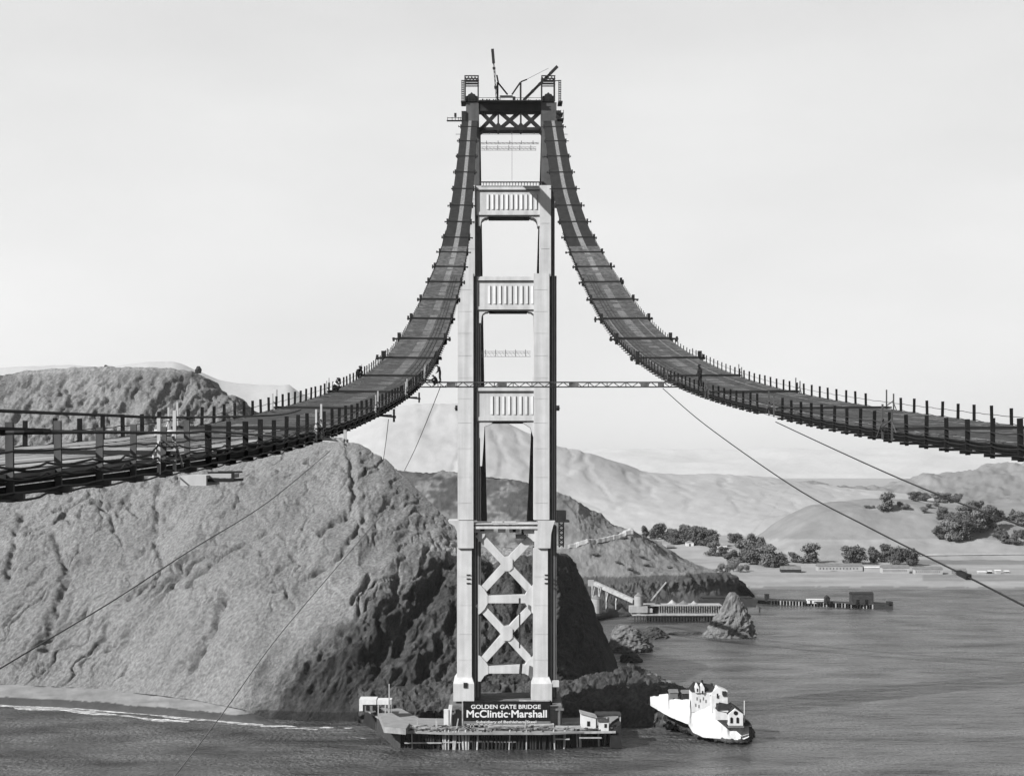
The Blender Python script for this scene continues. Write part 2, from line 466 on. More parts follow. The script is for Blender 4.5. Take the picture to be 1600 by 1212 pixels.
def toneA(G, px, py):
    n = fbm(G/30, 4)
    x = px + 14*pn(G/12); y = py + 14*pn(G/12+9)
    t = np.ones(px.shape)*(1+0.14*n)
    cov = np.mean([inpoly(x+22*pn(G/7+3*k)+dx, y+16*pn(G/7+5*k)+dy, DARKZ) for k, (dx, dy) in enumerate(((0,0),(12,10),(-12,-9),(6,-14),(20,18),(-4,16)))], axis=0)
    dz = inpoly(x, y, DARKZ); lit_ = t; t = np.where(cov >= 0, np.where(px > 868, 0.22, np.where(px < 600, 0.22, 0.32))*(1+0.5*fbm(G/9, 4)), t); t = t*cov+lit_*(1-cov)  # dark rock tone; right of the tower the flank's shade is painted in
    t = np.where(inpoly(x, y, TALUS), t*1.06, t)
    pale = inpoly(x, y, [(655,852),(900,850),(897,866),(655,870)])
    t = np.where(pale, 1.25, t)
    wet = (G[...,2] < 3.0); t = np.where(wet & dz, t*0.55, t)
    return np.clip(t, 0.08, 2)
pxA = np.concatenate([np.arange(-180, 0, 4), np.arange(0, 870, 1.7), np.arange(870, 1001, 0.7)])
footA = [(-180,1066,4),(0,1068,4),(150,1075,4),(300,1092,4),(380,1108,3),(420,1127,-1),(480,1131,-1),(560,1131,-1),(640,1131,0),(760,1130,0),(860,1129,-1),(900,1121,-1),(930,1107,-1),(955,1092,-1),(975,1076,-1),(990,1056,-1),(1000,1046,-1)]
midA = [(-180,900,800),(0,900,798),(200,905,775),(400,915,735),(480,930,725),(560,940,715),(620,960,715),(700,980,715),(780,985,715),(850,985,712),(880,985,725),(905,990,755),(930,1010,790),(950,1030,815),(970,1052,830),(985,1050,850),(1000,1046,870)]
creA = [(-180,716,880),(0,716,880),(200,713,870),(400,702,850),(480,692,840),(530,689,832),(560,694,828),(600,716,822),(640,752,812),(680,792,802),(705,818,795),(740,845,785),(800,853,780),(860,862,778),(885,866,800),(900,880,815),(912,908,835),(925,945,850),(938,975,858),(950,1000,862),(965,1037,868),(985,1046,872),(1000,1050,880)]
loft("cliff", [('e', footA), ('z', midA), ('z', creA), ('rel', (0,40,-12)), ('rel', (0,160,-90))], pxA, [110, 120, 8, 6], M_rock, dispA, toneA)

# spit at the point, behind the pier, and the rocks under the fog station
def dispS(G, px, py, N):
    return (1.3*fbm(G/9, 5, 0.55, ridged=True)-1.1)*sstep(-3, 4, G[...,2])*np.where(px > 1040, .7, 1) + 0.8*fbm(G/2.5, 3)
def toneS(G, px, py): return 0.38*(1+0.5*fbm(G/6, 4))
pxS = np.arange(560, 1090, 1.3)
loft("point_ground", [('e', [(560,1136,-2),(700,1134,-2),(860,1140,-2),(965,1146,-2),(1030,1144,-2),(1062,1144,-2),(1088,1153,-2)]),
      ('e', [(560,1118,3),(700,1112,5),(860,1108,6),(965,1106,6.5),(1030,1100,8),(1062,1102,8),(1088,1114,6)]),
      ('e', [(560,1096,8),(700,1088,10),(860,1086,10),(965,1078,11),(1030,1074,11),(1062,1080,10),(1088,1092,8)]),
      ('e', [(560,1080,11),(700,1070,13),(860,1066,13),(960,1050,13),(985,1038,12),(1010,1050,9),(1030,1060,7.5),(1060,1072,6.5),(1088,1086,5.5)]),
      ('drop', (25,-2))], pxS, [20,26,22,8], M_rock, dispS, toneS)
pxR = np.arange(1040, 1178, 0.8)
loft("station_rocks", [('e', [(1040,1143,-2),(1062,1146,-2),(1090,1156,-2),(1130,1163,-2),(1160,1165,-2),(1173,1161,-2),(1178,1150,-2)]),
      ('e', [(1040,1126,5),(1062,1130,4.5),(1090,1147,2.0),(1130,1154,1.6),(1160,1159,1.2),(1173,1156,1),(1178,1150,0)]),
      ('e', [(1040,1110,7),(1062,1113,7),(1090,1120,6),(1130,1124,5),(1160,1130,4),(1173,1134,3),(1178,1144,-1)]),
      ('drop', (10,-2))], pxR, [14,12,6], M_rock, dispS, toneS)

# beach
def toneB(G, px, py):
    return np.where(G[...,2] < 1.9, 0.28, 1.0+0.2*fbm(G/12,4))
loft("beach", [('e', [(-180,1101,-0.6),(0,1104,-0.6),(120,1109,-0.6),(260,1121,-0.6),(400,1133,-0.6),(440,1136,-0.6)]),
      ('e', [(-180,1088,1.6),(0,1091,1.6),(120,1096,1.6),(260,1108,1.6),(400,1124,1.2),(440,1131,0)]),
      ('e', [(-180,1064,4),(0,1066,4),(150,1073,4),(300,1090,4),(380,1106,3),(420,1125,0),(440,1131,-0.5)])], np.arange(-180, 441, 3), [6, 14],
      mat("sand", 0.28, 0.95, 0.2, 0.08, 8, attr=True, bump=0.25, bscale=0.7, spec=0.1), lambda G,px,py,N: 0.35*fbm(G/6,4), toneB)
# surf
def surf():
    mb = MB()
    def line(pts, wd):
        q = []
        for (x0,y0),(x1,y1) in zip(pts[:-1], pts[1:]):
            n = max(2, int(abs(x1-x0)/3))
            q += [(x0+(x1-x0)*i/n, y0+(y1-y0)*i/n) for i in range(n)]
        vs = []; ph = random.random()*9
        for i, (x, y) in enumerate(q):
            z = CH*F/(y-CY)
            a = (0.5+0.25*math.sin(i*0.07+ph)+0.2*math.sin(i*0.19+ph*2)+0.15*random.random())*wd
            b = abs(0.5*math.sin(i*0.33+ph*3)+0.5*random.random())*wd*0.4
            if i in (0, len(q)-1): a = b = 0.1
            vs += [((x-CX)*(z-a)/F, z-a, 0.06), ((x-CX)*(z+b)/F, z+b, 0.06)]
        n = len(q)
        mb.add(vs, [(2*i, 2*i+2, 2*i+3, 2*i+1) for i in range(n-1)])
    line([(-150,1100),(0,1101),(120,1106),(260,1118),(350,1125),(415,1132)], 7)
    line([(20,1103),(100,1107),(250,1124),(300,1126)], 9)
    line([(405,1133),(440,1133),(475,1136),(525,1136)], 5)
    line([(440,1136),(500,1139)], 2.5); line([(550,1150),(575,1154)], 2.5); line([(537,1137),(556,1136)], 3)
    o = mb.build("surf", M_foam); tag(o, "white surf breaking along the beach and cliff foot", "surf", kind="stuff")
surf()

# upper left hill
def dispB(G, px, py, N):
    ac = G[...,0]*0.9 - G[...,2]*0.4; al = G[...,0]*0.4 + G[...,2]*0.9
    d = 2.6*fbm(np.stack([ac/38, al/90, G[...,1]/120], -1)+5, 5, 0.55, ridged=True)-2.2
    d = d + 1.0*fbm(np.stack([ac/12, al/30, G[...,1]/30], -1), 4, 0.6, ridged=True)-1
    d -= 1.6*np.exp(-(fbm(np.stack([(ac+4*fbm(G/18,3))/15, al/60, G[...,1]/50], -1)+3, 3)/0.06)**2) + 0.7*np.exp(-(fbm(np.stack([ac/5, al/14, G[...,1]/12], -1)+9, 3)/0.09)**2)
    return (d*sstep(574, 600, py) + 0.6*fbm(G/5, 4, 0.6))*sstep(30, 80, G[...,2])
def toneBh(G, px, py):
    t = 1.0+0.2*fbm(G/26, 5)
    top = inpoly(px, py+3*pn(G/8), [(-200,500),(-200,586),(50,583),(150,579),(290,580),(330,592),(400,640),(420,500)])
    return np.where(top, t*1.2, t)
loft("hill_left", [('z', [(-180,760,930),(0,760,930),(200,755,930),(400,740,930),(520,720,940)]),
      ('z', [(-180,660,965),(0,660,965),(200,655,965),(330,655,970),(400,665,975),(520,705,980)]),
      ('z', [(-180,600,1000),(0,586,1000),(40,578,1000),(150,573,1000),(250,574,1000),(300,579,1005),(320,587,1008),(345,602,1010),(370,620,1012),(400,642,1015),(440,668,1020),(520,705,1025)]),
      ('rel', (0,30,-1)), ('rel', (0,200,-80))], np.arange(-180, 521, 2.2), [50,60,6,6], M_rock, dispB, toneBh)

# scrub hill behind the tower with the road, and the promontory
def dispC(G, px, py, N):
    big = 2.4*fbm(np.stack([G[...,0]/45, G[...,1]/60, G[...,2]/60], -1)+2, 5, 0.5, ridged=True)-2
    low = sstep(0, 14, G[...,2])
    crisp = np.where(G[...,2] < 16, 1.6, 0.45)
    return (big*0.7 + crisp*1.2*fbm(G/8, 4, 0.55, ridged=True)-1)*low*0.9
def toneC(G, px, py):
    n = fbm(G/22, 5)
    t = 1.0+0.22*n
    m = fbm(np.stack([G[...,0]/24, G[...,1]/30, G[...,2]/11], -1)+4, 4)
    scrub = (px < 868) & (py < 850)
    t = np.where(scrub, (0.38+0.55*sstep(0.05, 0.45, -m+0.35*fbm(G/5, 3)))*(1+0.35*fbm(G/4, 3)), t)
    t = np.where((px > 900) & (py > 891+5*n+np.clip((px-1000)*0.0,0,0)) & (G[...,2] < 19), 0.40*(1+0.35*n), t)
    t = np.where((px > 866) & (px < 985) & (py > 850) & (m > 0.75), t*0.6, t)
    return np.clip(t, .1, 2)
keepC = []
pxC = np.concatenate([np.arange(540, 900, 2.2), np.arange(900, 1180, 1.1)])
loft("hill_middle", [('e', [(540,972,-1),(900,972,-1),(940,968,-1),(980,962,0.5),(1010,950,1.5),(1060,944,1.5),(1120,940,1),(1150,937,0),(1172,932,-1),(1180,931,-1)]),
      ('e', [(540,965,4),(900,965,4),(940,958,4),(980,935,8),(1010,928,9),(1060,926,8),(1120,924,7),(1150,922,6),(1165,924,3),(1180,930,-1)]),
      ('z', [(540,930,1160),(870,925,1165),(930,915,1172),(960,905,1182),(1000,899,1198),(1060,893,1210),(1100,895,1225),(1140,897,1240),(1155,906,1245),(1165,916,1246),(1180,931,1250)]),
      ('z', [(540,860,1215),(870,858,1222),(920,850,1232),(985,836,1255),(1020,850,1265),(1060,872,1275),(1100,888,1275),(1140,897,1270),(1165,917,1262),(1180,931,1262)]),
      ('z', [(540,852,1223),(870,850,1230),(920,842,1240),(985,829,1264),(1020,844,1274),(1060,868,1285),(1100,886,1285),(1140,896,1280),(1165,917,1270),(1180,931,1270)]),
      ('z', [(540,742,1300),(610,736,1290),(650,733,1285),(715,733,1285),(770,740,1280),(820,750,1275),(868,767,1270),(905,782,1275),(930,797,1285),(960,818,1300),(985,827,1305),(1020,842,1310),(1060,866,1310),(1100,885,1310),(1140,897,1300),(1165,918,1290),(1180,931,1290)]),
      ('rel', (0,60,-6)), ('rel', (0,200,-80))], pxC, [8,18,34,6,44,6,6], M_hill, dispC, toneC, keep=keepC)
# road ribbon on the bench
Gc = keepC[0]; r0 = 8+18+34
cols = [i for i in range(Gc.shape[1]) if 868 <= pxC[i] <= 990]
mb = MB(); vs = []
for i in cols:
    a = Gc[r0+1, i] + np.array([0,-2.5,1.6]); b = Gc[r0+5, i] + np.array([0,0,1.6]); c_ = a + np.array([0,-1.0,-2.6])
    vs += [tuple(c_), tuple(a), tuple(b)]
n = len(cols)
mb.add(vs, [(3*i, 3*i+3, 3*i+4, 3*i+1) for i in range(n-1)] + [(3*i+1, 3*i+4, 3*i+5, 3*i+2) for i in range(n-1)])
o = mb.build("road", M_road); o["kind"] = "structure"

# pale hills
def dispE(G, px, py, N):
    q = np.stack([G[...,0]/210, G[...,1]/210, G[...,2]/120], -1)
    n_ = fbm(np.stack([(G[...,0]+25*fbm(G/90,3))/70, G[...,1]/160, G[...,2]/130], -1)+5, 3)
    return (4.5*fbm(q+8, 4, 0.4) - 1.2*np.exp(-(n_/0.10)**2))*sstep(-10, 60, G[...,2]-10) + 0.7*fbm(G/20, 3)
def toneE(G, px, py):
    n = fbm(np.stack([G[...,0]/160, G[...,1]/160, G[...,2]/50], -1)+1, 5)
    n2 = pn(np.stack([G[...,0]/300, G[...,1]/300, G[...,2]/60], -1)+7)
    t = 1.0+0.07*n
    t = t*(1-0.05*sstep(-.3,.3,n2))
    lines = np.minimum(segdist(px, py, [(1235,757),(1222,775),(1205,800),(1170,838)]), segdist(px, py, [(1175,815),(1230,803),(1270,798)]))
    t = np.where(lines < 0.9, t*0.86, t)
    return t
loft("hill_pale", [('z', [(300,900,1680),(1080,880,1690),(1250,862,1720),(1500,850,1780)]),
      ('z', [(300,790,1840),(600,770,1840),(760,775,1840),(900,800,1840),(1050,805,1850),(1150,805,1870),(1250,805,1890),(1500,810,1960)]),
      ('z', [(300,690,2000),(540,676,2000),(580,652,2000),(600,643,2000),(650,633,2000),(715,634,2000),(760,649,2000),(820,676,2000),(870,698,2000),(905,704,2010),(950,718,2030),(1000,735,2060),(1060,740,2100),(1120,738,2150),(1180,743,2200),(1240,749,2250),(1300,757,2300),(1360,765,2300),(1500,785,2300)]),
      ('rel', (0,120,-10)), ('rel', (0,500,-120))], np.arange(300, 1500, 3.5), [40,60,5,5], M_pale, dispE, toneE)
# nearer right hill
def dispG(G, px, py, N):
    return (4*fbm(G/95+2, 5, 0.45)-1)*sstep(0, 40, G[...,2]-8) + 0.5*fbm(G/12, 3)
def toneG(G, px, py):
    t = 0.56*(1+0.2*fbm(G/40, 5))
    return np.where(py > 842, t*1.25, t)
loft("hill_right", [('z', [(1120,884,1530),(1200,879,1530),(1400,878,1530),(1700,876,1530),(1900,876,1530)]),
      ('z', [(1120,882,1555),(1200,868,1565),(1240,855,1570),(1300,850,1575),(1400,850,1580),(1700,848,1580),(1900,848,1580)]),
      ('z', [(1120,880,1600),(1180,868,1610),(1215,848,1630),(1250,824,1645),(1290,806,1655),(1330,797,1660),(1380,792,1665),(1420,790,1670),(1460,790,1675),(1520,792,1680),(1600,797,1680),(1700,798,1680),(1900,800,1680)]),
      ('rel', (0,110,3)), ('rel', (0,300,-40))], np.arange(1120, 1900, 3), [14,50,10,6], M_pale, dispG, toneG)
# wooded far ridge on the right
loft("hill_wooded", [('z', [(1180,840,2500),(1900,840,2500)]),
      ('z', [(1180,768,3000),(1240,760,3000),(1300,757,3000),(1360,755,3000),(1400,747,3000),(1450,739,3000),(1500,735,3000),(1560,732,3000),(1600,730,3000),(1750,722,3000),(1900,725,3000)]),
      ('rel', (0,700,-160))], np.arange(1180, 1900, 3), [60, 6], M_pale,
      lambda G,px,py,N: 16*fbm(G/150+6, 5, 0.5)*sstep(0,60,G[...,2]) + 4*fbm(G/22, 3, 0.6), lambda G,px,py: 0.50*(1+0.2*fbm(G/90,4)))
# faint far range, its haze paled into the tone, most on the right
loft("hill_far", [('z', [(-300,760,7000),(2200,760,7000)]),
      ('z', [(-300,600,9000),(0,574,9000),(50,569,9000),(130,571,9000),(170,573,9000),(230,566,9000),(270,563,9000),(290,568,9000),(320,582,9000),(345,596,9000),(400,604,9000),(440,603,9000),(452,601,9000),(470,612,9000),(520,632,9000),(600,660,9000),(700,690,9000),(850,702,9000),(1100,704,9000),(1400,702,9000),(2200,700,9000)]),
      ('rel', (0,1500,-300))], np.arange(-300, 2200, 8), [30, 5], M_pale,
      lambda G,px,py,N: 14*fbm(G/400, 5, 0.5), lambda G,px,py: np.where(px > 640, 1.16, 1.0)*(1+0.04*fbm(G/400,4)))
# coastal flat
def toneF(G, px, py):
    n = fbm(np.stack([G[...,0]/70, G[...,1]/25, G[...,2]*0], -1), 5)
    t = 0.92+0.12*n
    t = np.where((py < 902) & (py > 897), t*0.95, t)
    t = np.where((px > 1400) & (py > 869+0*px) & (py < 882), t*0.62, t)
    t = np.where((px > 1440) & (py > 898) & (py < 908), t*0.72, t)
    t = np.where(G[...,2] < 0.9, 0.55, t)
    return t
loft("coastal_flat", [('e', [(1130,927,-1),(1165,925,-1),(1300,924,-1),(1500,925,-1),(1900,928,-1)]),
      ('e', [(1130,915,1.3),(1300,914,1.3),(1500,915,1.3),(1900,918,1.3)]),
      ('e', [(1130,905,4),(1300,902,4),(1900,902,4)]), ('e', [(1080,872,10),(1180,878,10),(1300,874,10),(1900,872,10)]),
      ('e', [(980,845,20),(1100,850,19),(1300,862,12),(1900,862,12)]), ('drop', (400,24))], np.arange(960, 1900, 3), [5,8,24,20,4], M_flat,
      lambda G,px,py,N: 0.35*fbm(G/14, 4), toneF, linear=True)
#@@BRIDGE
# ------------------------------------------------------------------ bridge tower
ZT = 632.0
def TX(px): return (px-CX)*ZT/F
def TZ(py): return CH-(py-CY)*ZT/F
tower = empty("bridge_tower", (TX(798), 640, 13.4), "tall pale steel suspension bridge tower standing on the pier, dark braced top", "bridge tower")
def tb(mb, x0, x1, y0, y1, d0=634, d1=646):
    """box by photo columns and rows of the tower plane"""
    return mb.box(TX(x0), TX(x1), d0, d1, TZ(y1), TZ(y0))
MIR = 797.0
for side in (0, 1):
    U = 117*side; Lw = 119*side          # photo-pixel spacing of the legs, upper and lower part
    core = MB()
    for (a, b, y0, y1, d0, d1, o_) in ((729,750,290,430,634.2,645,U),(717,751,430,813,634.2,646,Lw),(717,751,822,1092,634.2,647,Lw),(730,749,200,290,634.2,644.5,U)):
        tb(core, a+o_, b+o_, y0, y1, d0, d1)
    leg = core.build("leg", M_shadepl, tower)  # core colour carries the recess shade beside the pilaster
    pil = MB()
    for (a, b, y0, y1, d0) in ((727,742,289,431,632.7),(715,739.5,427,812,632.4),(714,737,856,1059,632.3),(716,737.5,826,856,632.5)):
        o_ = U if y0 < 400 else Lw
        a += o_; b += o_
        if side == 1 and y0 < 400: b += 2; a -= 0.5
        tb(pil, a, b, y0, y1, d0, 642)
    # flutes on the bracket zone and thin plate seams
    for xx in (727.2, 731.5): tb(pil, xx+Lw, xx+Lw+1.6, 824, 856, 632.3, 633)
    for yy in (452, 486, 520, 555, 590, 622, 660, 700, 745, 785, 900, 945, 990, 1030):
        tb(pil, 715.5+Lw, 736.5+Lw, yy, yy+0.45, 632.32 if yy < 813 else 632.22, 633)
    for yy in (310, 348, 388): tb(pil, 728+U, 741+U, yy, yy+0.45, 632.6, 633)
    pil.build("pilaster", M_paint, leg)
    rb = MB()
    for xx, y0, y1, d0 in ((744.5,430,812,634.0),(747.5,430,812,633.9),(742,826,1090,634.0),(746.5,826,1090,633.9)):
        tb(rb, xx+Lw, xx+Lw+0.9, y0, y1, d0, 634.6)
    rb.build("edge_angle", M_paint2, leg)
    # roadway bracket flare
    br = MB()
    poly = [(740,813),(700,813),(702,817),(710,821),(714,830),(715,856),(740,856)] if side == 0 else [(854,813),(883,813),(866+11,817),(870,822),(866,834),(866,856),(854,856)]
    if side == 1: poly = [(854,813),(867,813),(864,822),(861,834),(860,856),(840,856),(840,813)]
    br.prism([(TX(x), TZ(y)) for x, y in poly], 631.4, 648)
    br.build("roadway_bracket", M_paint, leg)
    bs = MB(); x0, x1 = ((708.5, 741), (830, 862))[side]; xa, xb = ((714, 737.5), (833, 858))[side]
    tb(bs, x0, x1, 1066, 1093, 628.6, 650)
    b0 = [(x0,1066,628.6),(x1,1066,628.6),(x1,1066,650),(x0,1066,650)]; t0 = [(xa,1057,630.3),(xb,1057,630.3),(xb,1057,648),(xa,1057,648)]
    bs.add([(TX(x), d, TZ(y)) for x, y, d in b0+t0], [(0,3,2,1),(4,5,6,7),(0,1,5,4),(1,2,6,5),(2,3,7,6),(3,0,4,7)])
    blk = bs.build("base_block", M_paint, leg)
    if side == 0:
        wb = MB(); tb(wb, 724.5, 730.5, 1064+0, 1072, 628.3, 628.7); wb.build("hatch", M_steel, blk)
    else:
        wb = MB(); tb(wb, 862, 873, 1062, 1071, 628.8, 632); wb.build("ledge", M_paint, blk)
    # inspection platforms on leg fronts (small black rungs)
    for yy in (897, 903, 910):
        st = MB()
        x0, x1 = (729, 735) if side == 0 else (851, 857)
        tb(st, x0, x1, yy, yy+1.8, 632.0, 632.25)
        st.build("step_iron", M_steel, leg)
    sc = MB(); xs = (711, 715.5) if side == 0 else (870, 874.5)
    tb(sc, xs[0], xs[1], 633, 641, 634, 639); tb(sc, xs[0]-1, xs[1]+1, 637, 638, 633, 640)
    sc.build("hanging_box", M_steel, leg)

# upper dark part of the legs under the saddles
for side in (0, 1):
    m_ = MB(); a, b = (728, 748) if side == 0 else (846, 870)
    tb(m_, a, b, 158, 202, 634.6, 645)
    m_.build("leg_head", M_shadepl, tower)

def strut(y0, y1, x0, x1, yl, f0, f1, fx0, fx1, nf, und, name):
    mb = MB()
    tb(mb, x0, x1, y0, y1, 634.0, 643)
    tb(mb, x0+1, x1-1, y0+1.5, yl-1.2, 633.7, 636)       # upper band
    tb(mb, x0+1, x1-1, f1+4, y1-1.0, 633.75, 636)
    s = mb.build("portal_strut", M_paint, tower)
    fl = MB(); st = (fx1-fx0)/nf
    for i in range(nf):
        xx = fx0+st*i
        # v-shaped vertical fins
        xa, xm, xb = TX(xx), TX(xx+st*0.45), TX(xx+st*0.62)
        z0, z1 = TZ(f1), TZ(f0)
        fl.add([(xa,633.98,z0),(xm,633.62,z0),(xb,633.98,z0),(xa,633.98,z1),(xm,633.62,z1),(xb,633.98,z1)],
               [(0,1,4,3),(1,2,5,4),(0,2,1),(3,4,5)])
    fl.build("fluting", M_paint, s)
    ln = MB(); tb(ln, x0+1, x1-2, yl-1, yl, 633.4, 633.9); tb(ln, x0+1, x1-2, y1-1, y1, 633.45, 633.9)
    ln.build("seam", M_steel, s)
    ox0, ox1, h = und
    for sx in (0, 1):
        cb = MB(); e = ox0 if sx == 0 else ox1; d = 1 if sx == 0 else -1
        pts = [(e, y1), (e+15*d, y1), (e+12*d, y1+2.5), (e+8*d, y1+3), (e+4*d, y1+6), (e+2.2*d, y1+10), (e+1.5*d, y1+h), (e-2*d, y1+h), (e-2*d, y1)]
        pts = [(TX(x), TZ(y)) for x, y in pts]
        if sx == 1: pts = pts[::-1]
        cb.prism(pts, 633.9, 642.5)
        cb.build("corner_bracket", M_paint, s)
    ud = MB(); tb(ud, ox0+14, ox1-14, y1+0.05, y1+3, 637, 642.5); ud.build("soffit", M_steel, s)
    return s
strut(289, 336, 744, 849, 296.5, 303, 326, 760, 843, 11, (749,842,16), "a")
strut(431, 484, 745, 848, 438.5, 446, 474, 762, 838, 9, (750,838,20), "b")
s3 = strut(604, 658, 745, 848, 611.5, 619, 647, 766, 838, 8, (751,838,26), "c")
# lower portal corner pieces around the fourth opening
for sx in (0, 1):
    mb = MB(); pts = [(750,658),(770,659),(766,663),(757,666),(755,700),(753,728),(750,728)] if sx == 0 else [(844,658),(844,728),(838,728),(836,690),(833,680),(829,668),(817,660)]
    mb.prism([(TX(x), TZ(y)) for x, y in pts], 633.85, 642)
    mb.build("portal_corner", M_paint, tower)
# rail on first strut and top cross frame
mb = MB(); tb(mb, 749, 850, 283, 284.4, 633, 634)
for i in range(22): tb(mb, 750+i*4.6, 751+i*4.6, 283, 289, 633.2, 633.6)
mb.build("guard_rail", M_steel, tower)

# roadway level beam
mb = MB()
tb(mb, 741, 850, 822, 826, 632, 645)
tb(mb, 741, 850, 817.5, 819, 632, 645)
for x0, x1 in ((741,750),(757,771),(778,790),(796,801),(806,812),(818,834),(840,850)): tb(mb, x0, x1, 819, 832, 633.5, 644)
rs = mb.build("roadway_strut", M_paint, tower)
for x0, x1 in ((748,758),(781,789),(800,808),(836,842)):
    mb = MB(); tb(mb, x0, x1, 826.1, 831.8, 634.2, 636); mb.build("bearing", M_steel, rs)
mb = MB(); tb(mb, 806, 822, 836, 841, 632, 640); tb(mb, 815, 819, 828, 836.1, 634, 638)
mb.build("hanging_cradle", M_steel, rs)
mb = MB(); tb(mb, 768, 785, 814.5, 817, 633, 636); tb(mb, 788, 806, 814.5, 817, 633, 636)
mb.build("stacked_timber", M_lwood, rs)

def bar(mb, p, q, wpx, d0, d1):
    """flat box member in the tower plane with width in photo pixels"""
    (x0, y0), (x1, y1) = p, q
    L = math.hypot(x1-x0, y1-y0); nx, ny = -(y1-y0)/L*wpx/2, (x1-x0)/L*wpx/2
    pts = [(x0+nx,y0+ny),(x1+nx,y1+ny),(x1-nx,y1-ny),(x0-nx,y0-ny)]
    P = [(TX(x), TZ(y)) for x, y in pts]
    mb.prism(P, d0, d1); return mb
def xbrace(xl, xr, yt, yb, cy, wpx):
    cxx = 791.5
    par = None
    for k, (p, q) in enumerate((((xl,yt),(xr,yb)), ((xr,yt),(xl,yb)))):
        mb = MB(); bar(mb, p, q, wpx, 634.1+0.12*k, 640+0.12*k)
        mb.build("diagonal_brace", M_paint, tower)
    g = MB()
    pts = [(cxx+dx, cy+dy) for dx, dy in ((-9.5,-7),(-4.5,-11.5),(4.5,-11.5),(9.5,-7),(9.5,7),(4.5,11.5),(-4.5,11.5),(-9.5,7))]
    g.prism([(TX(x), TZ(y)) for x, y in pts], 633.8, 640.5)
    g.build("gusset_plate", M_paint, tower)
xbrace(747, 836, 834, 930, 881, 12)
xbrace(747, 836, 943, 1041, 990, 12)
for sx in (0, 1):
    for pts in ([(747,830),(759,830),(757,838),(751,845),(747,847)], [(747,913),(750,914),(757,921),(762,930),(762,943),(757,952),(750,959),(747,960)], [(747,1024),(750,1025),(758,1033),(763,1041),(763,1053),(757,1056),(751,1065),(747,1065)]):
        q = [(TX(x if sx == 0 else 1583-x), TZ(y)) for x, y in pts]
        c = MB(); c.prism(q if sx == 0 else q[::-1], 633.62, 640.3); c.build("corner_gusset", M_paint, tower)
for y0, y1 in ((930.5, 942.5), (1041, 1052.5)):
    mb = MB(); tb(mb, 761.5, 821.5, y0, y1, 633.75, 641); mb.build("horizontal_brace", M_paint, tower)
# hoist tube in front of the braces
mb = MB(); 
mb.tube([W(812,934,631), W(812,942,631)], 0.35); mb.tube([W(812,958,631), W(812,1012,631)], 0.25); mb.tube([W(815,1030,631), W(813,1052,631)], 0.5)
mb.build("hoist_pipe", M_steel, tower)

# dark top strut truss
mb = MB()
tb(mb, 748, 846, 160, 171, 635, 642); tb(mb, 748, 846, 156.5, 158, 632, 645)
tb(mb, 748, 848, 196.5, 201, 635, 642)
ts = mb.build("top_strut", M_steel, tower)
xs = [752, 778, 796.5, 815, 844]
mb = MB()
for a, b in ((750,779),(779,814),(814,846)):
    bar(mb, (a+1,170), (b-1,198), 4.6, 636, 639); bar(mb, (b-1,170), (a+1,198), 4.6, 636.2, 639.2)
for a in (778.5, 814): tb(mb, a-1.3, a+1.3, 168, 204, 635.5, 639); mb.prism([(TX(a-7),TZ(197)),(TX(a),TZ(188)),(TX(a+7),TZ(197)),(TX(a),TZ(204))][::-1], 635.2, 639.4)
mb.prism([(TX(x),TZ(y)) for x,y in ((748,196),(748,206),(755,200))], 635, 642)
mb.prism([(TX(x),TZ(y)) for x,y in ((842,200),(850,208),(850,196))], 635, 642)
mb.build("truss_bracing", M_steel, ts)
mb = MB()
random.seed(4)
for i in range(34):
    x = 750+i*2.9+random.uniform(-.6,.6)
    if 783 < x < 806: continue
    h = random.uniform(1.5, 5); tb(mb, x, x+random.uniform(0.6,2.6), 156.5-h, 156.4, 633+random.uniform(0,3), 637+random.uniform(0,4))
tb(mb, 748, 846, 152.6, 153.1, 632, 632.3)
mb.build("deck_gear", M_steel, ts)

